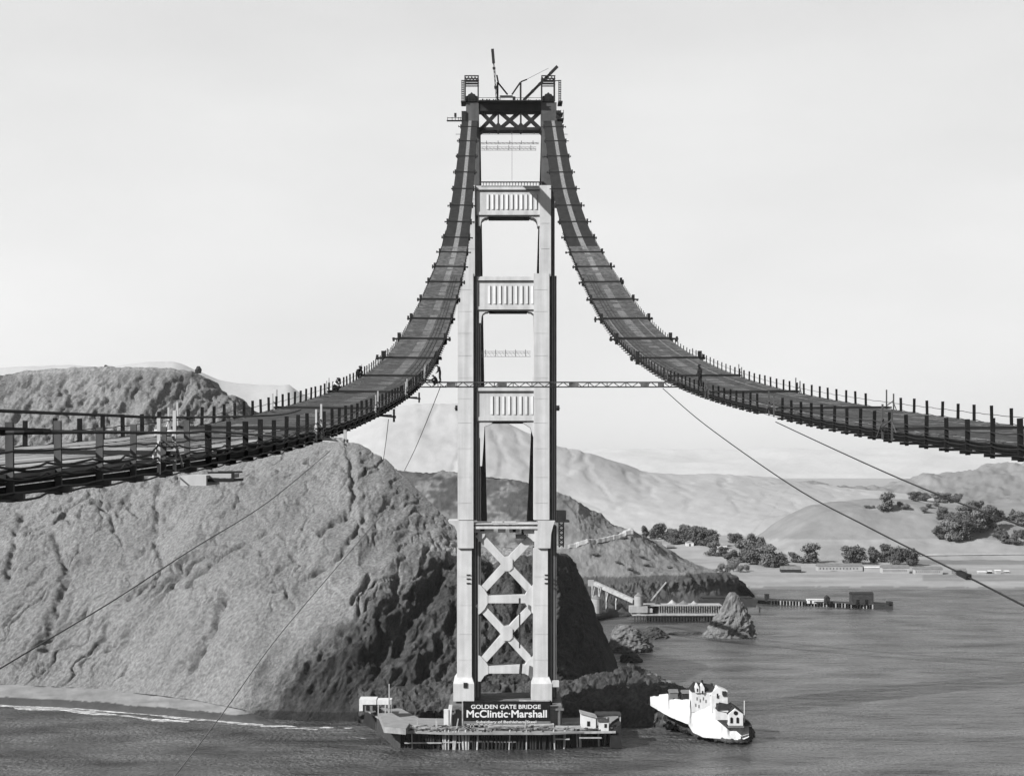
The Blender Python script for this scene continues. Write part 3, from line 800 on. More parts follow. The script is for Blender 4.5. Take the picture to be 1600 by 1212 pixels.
# gantries with saddles on both leg heads
for side, (a, b, lx) in enumerate(((725.5, 748, 721), (846, 868, 873.5))):
    g = empty("saddle_gantry", (TX((a+b)/2), 640, TZ(157)), "dark open steel hoisting gantry with ladder on top of the "+("left" if side == 0 else "right")+" tower leg", "gantry", "gantries on the tower legs")
    mb = MB()
    for x in (a, b-2):
        for d in (633.5, 641): tb(mb, x, x+1.7, 118, 157, d, d+0.6)
    for y in (116.5, 121, 125.5):
        for d in (633.4, 641.2): tb(mb, a, b, y, y+1.4, d, d+0.6)
    tb(mb, a, b, 130, 130.9, 633.4, 633.9)
    for x in (a, b-1.7): tb(mb, x, x+1.5, 117, 118.2, 633.5, 641.6)
    mb.build("frame", M_steel, g)
    mb = MB()
    for i in range(4):
        x0 = a+1+i*(b-a-2)/4; x1 = a+1+(i+1)*(b-a-2)/4
        bar(mb, (x0,118), (x1,126), 1.0, 634, 634.5); bar(mb, (x1,118), (x0,126), 1.0, 634.6, 635.1)
    mb.build("top_girder", M_steel, g)
    mb = MB()
    tb(mb, lx-0.3, lx+0.3, 122, 158, 636, 636.4); tb(mb, lx+3.2, lx+3.8, 122, 158, 636, 636.4)
    for i in range(13): tb(mb, lx-0.6, lx+4, 122+i*2.9, 122.9+i*2.9, 635.6, 636.6)
    tb(mb, min(lx, a), max(lx+4, a), 122, 123, 636, 636.5); tb(mb, lx-1, lx+6, 156, 158, 634, 642)
    mb.build("ladder", M_steel, g)
    mb = MB()
    c = (a+b)/2
    prof = [(-10,157),(-10,151),(-8.5,148),(-6,147.5),(-5,145),(-2.5,144.5),(0,142),(2.5,144.5),(5,145),(6.5,147.5),(8.5,148),(10,151),(10,157)]
    mb.prism([(TX(c+x), TZ(y)) for x, y in prof][::-1], 634.5, 641.5)
    for i in range(-3, 4): mb.tube([(TX(c+i*2.6), 634.2, TZ(157)), (TX(c+i*1.2), 634.2, TZ(147))], 0.16)
    mb.build("cable_saddle", M_steel, g)
    mb = MB(); 
    if side == 0:
        tb(mb, 699, 722, 184, 184.7, 632, 632.4); tb(mb, 698, 722, 187.7, 188.6, 632, 634)
        for x in (699, 706, 711, 716, 719): tb(mb, x, x+0.8, 183, 188, 632, 632.5)
        tb(mb, 709.5, 713, 175, 180, 634, 636); tb(mb, 721, 728, 172, 190, 634, 640)
    else:
        tb(mb, 870, 881, 184.5, 186.5, 632, 640); tb(mb, 870, 880, 176, 177, 632, 640)
        for x in (872, 876, 880): tb(mb, x, x+0.8, 172, 186, 632, 632.5)
        tb(mb, 869, 877, 171, 182, 634, 640)
    mb.build("side_scaffold", M_steel, g)

# derricks
def derrick(foot, head, mast_top, mast_foot, stays, label, blob):
    d = empty("derrick", W(foot[0], foot[1], 638), label, "derrick", "derricks on the tower top")
    mb = MB(); a = W(mast_foot[0], mast_foot[1], 638); b = W(mast_top[0], mast_top[1], 638)
    mb.beam(a, b, 0.65); mb.build("mast", M_steel, d)
    mb = MB(); p = W(foot[0], foot[1], 637); q = W(head[0], head[1], 637)
    L = (q-p); n = 12
    side = L.normalized().cross(Vector((0,1,0))).normalized()*0.42
    mb.beam(p-side*0.5, q-side*0.3, 0.16, 0.6); mb.beam(p+side*0.5, q+side*0.3, 0.16, 0.6)
    for i in range(n):
        s = side if i % 2 else -side
        mb.beam(p+L*i/n+s*0.5, p+L*(i+1)/n-s*0.45, 0.16)
    for t0, t1 in blob: mb.beam(p+L*t0, p+L*t1, 1.0)
    mb.build("boom", M_steel, d)
    mb = MB()
    for s0, s1 in stays: mb.beam(W(s0[0], s0[1], 637.5), W(s1[0], s1[1], 640), 0.42)
    mb.build("stay_leg", M_steel, d)
    mb = MB(); mb.tube([b, W(head[0]+(-2 if head[0] < 800 else -14), head[1]+3, 637)], 0.06, 4); mb.build("topping_line", M_steel, d)
    return d
derrick((776,156), (769.5,77), (777.5,129), (777.5,157), [((778.5,130),(793,148)),((776.5,118),(779,131))], "left derrick on the tower top with its boom raised nearly upright", [(0.72,1.0),(0.6,0.64),(0.22,0.27)])
derrick((818,157), (871,104), (813.5,129), (813.5,158), [((813,129),(800,148)),((814,128),(823,124.5))], "right derrick on the tower top with its boom leaning out over the right gantry", [(0.78,1.0),(0.45,0.5),(0.24,0.3)])
hh = empty("hoist_house", W(794,157,637), "small white hoist house between the two derricks on the tower top", "hut")
mb = MB(); tb(mb, 782, 805, 149, 156.4, 634, 640); mb.build("wall", M_white, hh)
mb = MB(); tb(mb, 781, 801, 148, 149, 633.5, 640.5); tb(mb, 801, 805.5, 150, 156.4, 633.2, 634); mb.build("roof", M_steel, hh)

# suspended frames in the openings: cross bridges hanging between the catwalks
def crossframe(y, x0, x1, z, label, rows, drop=None):
    e = empty("hanging_walkway", W((x0+x1)/2, y, z), label, "walkway", "walkways hanging across the tower openings")
    mb = MB()
    for dy in rows: mb.beam(W(x0, y+dy, z), W(x1, y+dy, z), 0.16)
    n = 14
    for i in range(n):
        xa = x0+(x1-x0)*i/n; xb = x0+(x1-x0)*(i+1)/n
        if len(rows) > 1: mb.beam(W(xa, y+rows[0], z), W(xb, y+rows[-1], z), 0.08)
    mb.build("truss", M_ropel, e)
    for i in range(5):
        mb = MB(); xa = x0+(x1-x0)*(i+.5)/5; mb.beam(W(xa, y-3, z), W(xa, y+rows[-1], z), 0.22)
        mb.build("hanger", M_ropel, e)
crossframe(210, 712, 887, 628, "thin walkway line hanging just below the dark tower top", (0,))
crossframe(223, 751, 842, 700, "upper two-line walkway hanging in the topmost tower opening", (0, 2.2))
crossframe(230, 752, 838, 760, "lower sagging walkway hanging in the topmost tower opening", (0, 2.5, 5))
crossframe(549, 751, 829, 740, "faint walkway seen through the opening above the lowest panelled strut", (0, 3, 8))
mb = MB(); mb.tube([W(800,203,634), W(800,283,634)], 0.05, 4); tag(mb.build("hoist_line", M_ropel), "thin vertical hoist line in the topmost tower opening", "cable")

# construction elevator on the right side at road level
el_ = empty("hoist_tower", W(876,855,640), "dark lattice construction hoist clinging to the right leg at roadway level", "hoist")
mb = MB(); tb(mb, 871, 885, 798, 813, 634, 642); tb(mb, 869, 890, 813, 816, 633, 643); mb.build("cab", M_steel, el_)
mb = MB()
for x in (874, 881): tb(mb, x, x+1, 815, 856, 636, 636.5); tb(mb, x, x+1, 815, 856, 641, 641.5)
for i in range(5): bar(mb, (874, 818+i*7.5), (882, 825+i*7.5), 1.6, 636, 636.3); bar(mb, (882, 818+i*7.5), (874, 825+i*7.5), 1.6, 636.4, 636.7)
mb.build("lattice", M_steel, el_)
#@@CATWALKS
# ------------------------------------------------------------------ catwalks
ku = np.array([.008,.03,.06,.09,.13,.18,.2283])
oLR = (np.array([-1.1,-.36,-.12,-.1,-.04,-.5,-1.0]), np.array([.44,.97,.59,-.08,.38,.09,1.01]))
kn = np.array([0.008,.02,.035,.055,.08,.11,.15,.2283]); kc = np.array([-.42,.30,2.24,6.13,14.21,28.62,51.99,119.22])
def spl(u):
    n = len(kn); h = np.diff(kn); A = np.zeros((n,n)); b = np.zeros(n); A[0,0] = A[-1,-1] = 1
    for i in range(1, n-1):
        A[i,i-1] = h[i-1]; A[i,i] = 2*(h[i-1]+h[i]); A[i,i+1] = h[i]; b[i] = 6*((kc[i+1]-kc[i])/h[i]-(kc[i]-kc[i-1])/h[i-1])
    m = np.linalg.solve(A, b); i = np.clip(np.searchsorted(kn, u)-1, 0, n-2); t = u-kn[i]; hh_ = h[i]
    return kc[i]+(( kc[i+1]-kc[i])/hh_-hh_*(2*m[i]+m[i+1])/6)*t+m[i]/2*t*t+(m[i+1]-m[i])/(6*hh_)*t**3
ZS = np.arange(0, 641, 1.0)
def smooth(a, k):
    kk = np.ones(k)/k; return np.convolve(np.pad(a, k//2, mode='edge'), kk, 'valid')[:len(a)]
XC = [smooth(np.interp(ZS/F, ku, oLR[i]), 41)+4.18+(-13.7, 13.7)[i] for i in (0,1)]
HZ = np.array([float(spl(z/F)) for z in ZS])
HZ[ZS < 22] = HZ[22] + (HZ[23]-HZ[22])*(ZS[ZS < 22]-22)
WD = (5.5, 6.4)
def cwp(side, z, off, dz=0.0):
    """catwalk point: off -1 left edge .. +1 right edge"""
    x = np.interp(z, ZS, XC[side]) + off*WD[side]/2
    h = np.interp(z, ZS, HZ) + 0.065*(abs(off) if off*(-1,1)[side] > 0 else 0)
    return Vector((float(x), float(z), float(CH+h+dz)))
STN = [10+30.5*k for k in range(21)]
def catwalk(side):
    sgn = (-1, 1)[side]
    root = empty("catwalk", cwp(side, 12, 0), ("left catwalk with pale planks near the viewer, climbing to the left tower leg" if side == 0 else
                 "right catwalk with dark deck, climbing to the right tower leg"), "catwalk", "catwalks between camera and tower")
    zz = list(np.arange(12, 60, 1.5)) + list(np.arange(60, 637, 3.05))
    def strip(name, o0, o1, dz, m, z0=12, z1=640, th=0.06, parent=root, wob=0.0):
        mb = MB(); vs = []; q = [z for z in zz if z0 <= z <= z1]
        for z in q:
            j = wob*random.uniform(-1, 1)
            vs += [cwp(side, z, o0, dz+j), cwp(side, z, o1, dz+j), cwp(side, z, o1, dz-th+j), cwp(side, z, o0, dz-th+j)]
        n = len(q); fs = []
        for i in range(n-1):
            for k in range(4): fs.append((4*i+k, 4*i+(k+1)%4, 4*i+4+(k+1)%4, 4*i+4+k))
        fs += [(3,2,1,0), (4*n-4, 4*n-3, 4*n-2, 4*n-1)]
        mb.add(vs, fs); return mb.build(name, m, parent)
    random.seed(5+side)
    strip("deck_mesh", -1, 1, 0, M_grime, z0=(52 if side == 0 else 12), z1=392, wob=0.008)
    strip("upper_mesh", -1, 1, -0.01, M_mesh, z0=388)
    lanes = ((-0.12, 0.22, 0.03, M_plankd), ) if side == 1 else ((-0.14, 0.24, 0.03, M_plankd),)
    for a, b, dz, m in lanes: strip("plank_lane", a, b, dz, m, z0=(75 if side == 0 else 12), th=0.03)
    if side == 0:
        strip("plank_floor", -1, 1, 0.0, M_plankl, z0=12, z1=56, th=0.08)
        for a, b in ((-0.9,-0.62),(-0.55,-0.2),(-0.12,0.1),(0.2,0.5),(0.6,0.86)):
            strip("plank", a, b, 0.035, M_plankl, z0=12+random.uniform(0,6), z1=random.uniform(60,104), th=0.03)
        strip("plank", 0.3, 0.5, 0.04, M_plankd, z0=14, z1=60, th=0.03)
    else:
        for a in (-0.75, 0.55): strip("plank", a, a+0.05, 0.03, M_plankd, z0=12, z1=260, th=0.02)
    for a in (0.34, 0.5, 0.66): strip("guide_rail", a*(-sgn), a*(-sgn)+0.035, 0.03, M_post, z0=90, z1=330, th=0.03)
    mb = MB(); z = 50.0 if side == 0 else 16.0
    while z < 330:
        a_ = random.uniform(-1, -0.6); b_ = random.uniform(0.6, 1)
        mb.beam(cwp(side, z, a_, 0.015), cwp(side, z+random.uniform(-.05,.05), b_, 0.015), 0.10, 0.04)
        z += random.uniform(0.5, 1.3)
    sl_ = mb.build("floor_slats", M_post2, root); sl_["kind"] = "stuff"
    # supporting ropes under the deck
    for i, o_ in enumerate((-0.93, -0.62, 0.62, 0.93)):
        mb = MB(); mb.tube([cwp(side, z, o_, -0.16) for z in zz[::2]], 0.055, 5); mb.build("floor_rope", M_rope, root)
    # toe beams along both edges
    for o_ in (-1, 1):
        strip("edge_beam", o_-0.012, o_+0.012, 0.0, M_post, th=0.22, z0=(48 if side == 0 else 12))
    if side == 0:
        strip("stringer", 0.985, 1.0, -0.21, M_post, z0=12, z1=50, th=0.13)
        strip("edge_plank", 0.99, 1.005, -0.10, M_plankl, z0=12, z1=50, th=0.035)
        strip("stringer", -1.0, -0.985, -0.1, M_post, z0=12, z1=50, th=0.2)
    # posts
    pz = []; z = 16.0
    while z < 420: pz.append(z); z += 3.05
    near = [z for z in pz if z < 16+50*3.05-0.1]; far = [z for z in pz if z >= 16+50*3.05-0.1]
    def postmesh(mb, z, o_, h=0.76, wd=0.13):
        inner = (o_*sgn < 0)
        b = cwp(side, z, o_*1.02, -0.45 if inner or z > 60 else -0.2); t = cwp(side, z, o_*1.02, h)
        t.x += random.uniform(-.03, .03); t.y += random.uniform(-.03, .03)
        mb.beam(b, t, wd, wd*0.7, up=(0,1,0))
        mb.beam(cwp(side, z, o_*1.10, -0.36), cwp(side, z, o_*0.75, -0.36), 0.15, 0.10)
    for z in near:
        for o_ in (-1, 1):
            if side == 1 and 99 < z < 106: continue
            mb = MB(); postmesh(mb, z+random.uniform(-.1,.1), o_, 0.76+(random.uniform(-.07,.08) if z < 60 else random.uniform(-.04,.03)), random.uniform(.12,.16) if z < 60 else 0.13)
            mb.build("post", M_post2 if (side == 0 and z < 46) else M_post, root)
    mb = MB()
    for z in far:
        for o_ in (-1, 1): postmesh(mb, z, o_, 0.72 if z < 200 else 0.42, 0.10)
    o = mb.build("post_row", M_post, root); o["kind"] = "stuff"
    # crossbeams at stations
    for z in STN[1:]:
        mb = MB()
        for dz_ in (0, 1.1 if z > 120 else 0.8):
            a = cwp(side, z+dz_, -1.08, 0.09); b = cwp(side, z+dz_, 1.08, 0.09)
            q_ = 0.20 if z > 200 else (0.13 if z > 110 else 0.09); mb.beam(a, b, q_, q_)
        if z > 180:
            for o_ in (-1, 1):
                e_ = random.uniform(1.22, 1.38)
                mb.beam(cwp(side, z+0.4, o_, 0.05), cwp(side, z+0.4, o_*e_, 0.0), 0.24)
                mb.beam(cwp(side, z+0.4, o_*(e_-.06), -random.uniform(.1,.4)), cwp(side, z+0.4, o_*(e_-.06), random.uniform(.1,.45)), 0.26)
                mb.beam(cwp(side, z+0.4, o_*1.05, -0.6), cwp(side, z+0.4, o_*1.05, 0.8), 0.42)
        mb.build("crossbeam", M_steel, root)
        if z < 180:
            for o_ in (-1, 1):
                hf = MB()
                for q in (-0.9, 0.9):
                    hf.beam(cwp(side, z+q, o_*1.05, -0.35), cwp(side, z+q, o_*1.05, 0.98+0.1*q), 0.075, 0.06)
                hf.beam(cwp(side, z-0.7, o_*1.05, 0.45), cwp(side, z+0.7, o_*1.05, 0.2), 0.04)
                hf.beam(cwp(side, z-1.6, o_*1.05, 0.0), cwp(side, z-0.7, o_*1.05, 0.5), 0.04)
                if o_*sgn < 0: hf.beam(cwp(side, z+0.7, o_*1.05, 0.5), cwp(side, z+1.9, o_*1.05, -0.25), 0.05)
                hf.build("station_frame", M_lwood if side == 0 and z < 80 else (M_post2 if side else M_timb2), root)
            if z > 65 and side == 0:
                og = MB(); s_ = -sgn
                a = cwp(side, z+2.0, s_*1.0, -0.35); b = cwp(side, z+2.0, s_*1.36, -0.45)
                og.beam(a, b, 0.12); og.beam(cwp(side, z+2.6, s_*1.0, -0.4), cwp(side, z+2.6, s_*1.3, -0.4), 0.12)
                og.beam(b+Vector((0,0,-.3)), b+Vector((0,0,.45)), 0.12); og.beam(b, b+Vector((0,.8,0)), 0.14)
                og.build("outrigger", M_timb2 if z < 100 else M_steel, root)
    # side ropes: top line on outer side, sagging net ropes on inner side
    def rope(o_, dz, z0, z1, sag, r, m=M_rope, step=3.05, name="hand_rope"):
        mb = MB(); pts = []; z = z0
        while z < z1:
            for k in range(4):
                t = k/4; pts.append(cwp(side, z+step*t, o_*1.045, dz-sag*4*t*(1-t)+random.uniform(-.012,.012)))
            z += step
        mb.tube(pts, r, 5); mb.build(name, m, root)
    inn = -sgn
    for dz_, sg in ((0.06, 0.045), (-0.06, 0.05), (-0.30, 0.02)):
        rope(inn, dz_, 16, 200, sg, 0.026 if side == 0 else 0.014, step=3.05)
    if side == 0:
        for dz_, sg, r_ in ((0.13, 0.06, 0.022), (-0.04, 0.09, 0.016), (-0.38, 0.04, 0.02)):
            mb = MB(); pts = []; z = 15.0
            while z < 72:
                up_ = 0.22*math.exp(-((z-40.5)/2.0)**2) if dz_ > 0 else 0
                j_ = random.uniform(-.03,.03)
                for k in range(5):
                    t = k/5; pts.append(cwp(side, z+3.05*t, inn*(1.05+0.01*math.sin(z)), dz_+up_+j_*t-sg*4*t*(1-t)))
                z += 3.05
            mb.tube(pts, r_, 5); mb.build("slack_rope", M_rope, root)
    rope(inn, 0.36, 16, 320, 0.03, 0.018); rope(inn, 0.18, 60, 320, 0.03, 0.016)
    rope(-inn, 0.38, 40, 200, 0.03, 0.015); rope(-inn, 0.03, 16, 200, 0.05, 0.02)
    # woven net strip on inner flank, seen dark between the post feet
    strip("toe_mesh", inn*1.0, inn*1.01, -0.20, M_post, th=0.08, z0=(48 if side == 0 else 12), z1=330)
    return root
CW0 = catwalk(0); CW1 = catwalk(1)

# heavy straight hauling ropes over the left catwalk
def cable(pts, r, label, m=M_rope, n=6, name="cable", group=None, sag=0.0):
    P = [W(*p) for p in pts]
    if sag and len(P) == 2:
        a, b = P; P = [a.lerp(b, i/16)+Vector((0,0,-sag*4*(i/16)*(1-i/16))) for i in range(17)]
    if len(P) > 2:
        Q = []
        for i in range(len(P)-1):
            p0, p1, p2, p3 = P[max(i-1,0)], P[i], P[i+1], P[min(i+2,len(P)-1)]
            for k in range(8):
                t = k/8; Q.append(0.5*((2*p1)+(p2-p0)*t+(2*p0-5*p1+4*p2-p3)*t*t+(3*p1-p0-3*p2+p3)*t**3))
        P = Q+[P[-1]]
    mb = MB(); mb.tube(P, r, n); o = mb.build(name, m); return tag(o, label, "cable", group)
cable([(-40,640,30),(150,648,38),(285,652,46),(435,648,70),(470,640,80)], 0.035, "upper straight black rope passing behind the left catwalk's far posts")
cable([(-20,670.5,19),(77,674,19.6)], 0.035, "short thick rope reaching the nearest left post from the left edge")
cable([(-20,676.5,19.2),(77,675,19.6),(147,675,24),(285,676,34),(345,675,40),(440,683,60)], 0.028, "lower straight black rope strung along the left catwalk's near posts")
cable([(1036,607,148),(1100,662,128),(1235,757,100),(1360,825,80),(1508,899,64),(1600,946,57),(1680,986,52)], 0.033, "thick dark cable dropping right from the cross bridge with a clamp on it")
cl = MB(); cl.beam(W(1498,894,64.5), W(1514,902,63.5), 0.19, 0.17); cl.build("clamp", M_rope, bpy.data.objects["cable.003"] if "cable.003" in bpy.data.objects else None)
cable([(1212,659,100),(1300,700,82),(1400,745,68),(1500,786,58),(1600,822,51),(1680,850,46)], 0.026, "dark cable dropping right from under the right catwalk")
cable([(689,602,148),(672,645,160),(650,698,175),(632,735,190)], 0.032, "thin wire running down from the cross bridge beside the tower", M_ropel)
cable([(607,655,150),(603,690,170),(598,725,190)], 0.03, "short faint wire hanging under the left catwalk", M_ropel)
cable([(-20,1056,60),(60,1008,66),(180,936,78),(300,858,92),(420,783,115),(515,705,150)], 0.028, "thin wire slanting across the cliff to the left catwalk", M_ropel)
cable([(262,1226,75),(345,1118,90),(430,1000,108),(520,893,125),(600,800,150)], 0.030, "thin wire rising from the water at the bottom across the slope", mat("worn_wire_steel", 0.16, 0.6, 0.3, 3.0))

# cross bridge truss
cb = empty("cross_bridge", W(860,600,148), "narrow light lattice truss walkway spanning between the two catwalks", "truss bridge")
xa, xb = 655, 1066
mb = MB()
for yy, d in ((597,147.2),(604.5,147.2),(597,148.9),(604.5,148.9)): mb.beam(W(xa, yy, d), W(xb, yy, d), 0.095)
mb.build("chord", M_steel, cb)
mb = MB(); n = 42
for i in range(n):
    x0 = xa+(xb-xa)*i/n; x1 = xa+(xb-xa)*(i+1)/n
    for d in (147.2, 148.9):
        a, b = ((597,604.5) if i % 2 else (604.5,597)); mb.beam(W(x0,a,d), W(x1,b,d), 0.06)
    if i % 3 == 0: mb.beam(W(x0,597,147.2), W(x0,604.5,147.2), 0.07)
mb.build("lattice", M_steel, cb)
for x0, x1 in ((698,712),(777,792),(889,904),(1001,1014),(1028,1036)):
    mb = MB(); mb.beam(W(x0,601,147.0), W(x1,601,147.0), 0.12, 0.40); mb.build("splice_box", M_grime, cb)
mb = MB(); vs = [W(xa,596.8,147.1), W(xb,596.8,147.1), W(xb,597.2,149), W(xa,597.2,149)]
mb.add(vs+[v+Vector((0,0,-.06)) for v in vs], [(0,1,2,3),(7,6,5,4),(0,4,5,1),(2,6,7,3)]); mb.build("walk_boards", M_grime, cb)

# side-span catwalks behind the tower
def backspan(side):
    x = 4.18+(-13.7,13.7)[side]
    root = empty("side_span_catwalk", (x+(-1.0,1.0)[side], 645, 219), "dark catwalk descending behind the "+("left" if side == 0 else "right")+" tower leg", "catwalk", "catwalks behind the tower")
    mb = MB(); vs = []; n = 40; Z = []
    for i in range(n+1):
        t = i/n; y = 646+t*344; z = 218.0*(1-t)+64*t-14*4*t*(1-t)
        Z.append((y, z)); w_ = 2.7
        vs += [(x-w_,y,z),(x+w_,y,z),(x+w_,y,z-0.5),(x-w_,y,z-0.5)]
    fs = [(4*i+k, 4*i+(k+1)%4, 4*i+4+(k+1)%4, 4*i+4+k) for i in range(n) for k in range(4)]
    mb.add(vs, fs).build("deck", M_steel, root)
    mb = MB()
    for (y0,z0),(y1,z1) in zip(Z[:-1], Z[1:]):
        for s_ in (-2.7, 2.7): mb.beam((x+s_,y0,z0), (x+s_,y0,z0+1.2), 0.12); mb.beam((x+s_,y0,z0+1.1), (x+s_,y1,z1+1.1), 0.08)
    mb.build("railing", M_steel, root)
backspan(0); backspan(1)

# platform slung beside the left catwalk
pf = empty("work_platform", W(300,752,38.5), "pale boxed platform with a dark framed end slung under the left catwalk's inner edge", "platform")
mb = MB(); a = W(287,742,38); b = W(327,758,38)
mb.box(a.x, b.x, 37.6, 39.4, b.z, a.z); mb.build("side_boards", M_lwood, pf)
mb = MB(); a = W(327,738,38); b = W(366,750,38)
for zz_ in (a.z, b.z): mb.beam((a.x,37.8,zz_), (b.x,37.8,zz_), 0.04); mb.beam((a.x,39.2,zz_), (b.x,39.2,zz_), 0.04)
mb.beam((b.x,37.8,a.z+.02), (b.x,37.8,b.z-.03), 0.06); mb.beam((b.x,37.8,b.z), (b.x,39.2,b.z), 0.05)
mb.beam((a.x,37.8,b.z), (b.x,37.8,b.z), 0.07); mb.build("end_frame", M_steel, pf)
mb = MB(); mb.box(a.x, b.x-0.04, 38.0, 39.0, b.z+0.05, a.z-0.03); mb.build("panel", M_timb2, pf)

# tools and planks lying on the left deck
vb = empty("rope_roller", cwp(0, 33, 0.35, 0.05), "black cable roller with a tilted lever on the nearest left planks", "roller")
c0 = cwp(0, 31, -0.15, 0.04); 
mb = MB(); mb.box(c0.x-.2, c0.x+.22, c0.y-.25, c0.y+.25, c0.z, c0.z+0.08); mb.build("base_plate", M_steel, vb)
mb = MB(); mb.tube([c0+Vector((.14,0,.08)), c0+Vector((.14,0,.32))], 0.06, 8); mb.tube([c0+Vector((.14,0,.32)), c0+Vector((.14,0,.35))], 0.09, 8); mb.build("drum", M_steel, vb)
mb = MB(); mb.beam(c0+Vector((-.05,0,.1)), c0+Vector((-.24,0,.52)), 0.06); mb.build("lever", M_steel, vb)
for k, (z, o_, s_, lab) in enumerate(((36, -0.55, 0.35, "small grey sack heap on the left catwalk beside the far posts"), (62, -0.5, 0.3, "pale bundle lying on the left catwalk ahead of the light posts"))):
    mb = MB(); c = cwp(0, z, o_, 0.03)
    for j in range(5):
        q = c+Vector((random.uniform(-.3,.4), random.uniform(-.3,.3), 0.05+0.04*(j%2)))
        mb.tube([q+Vector((-s_*.6,0,0)), q+Vector((-s_*.3,0,.05)), q+Vector((s_*.3,0,.05)), q+Vector((s_*.6,0,0))], [0.03,0.1,0.11,0.03], 7)
    tag(mb.build("sack_heap", M_lwood if k else M_plankd, smooth=True), lab, "sacks")
bd = MB(); bd.beam(cwp(0, 67, -1.0, 0.1), cwp(0, 69.5, -0.2, 0.1), 0.22, 0.06); tag(bd.build("board", M_lwood), "white board lying across the left catwalk", "board")
bd = MB(); bd.beam(cwp(1, 56, -0.3, 0.1), cwp(1, 52, -0.1, 0.1), 0.16, 0.1); tag(bd.build("board", M_lwood), "short white board lying on the right catwalk near the right edge", "board")
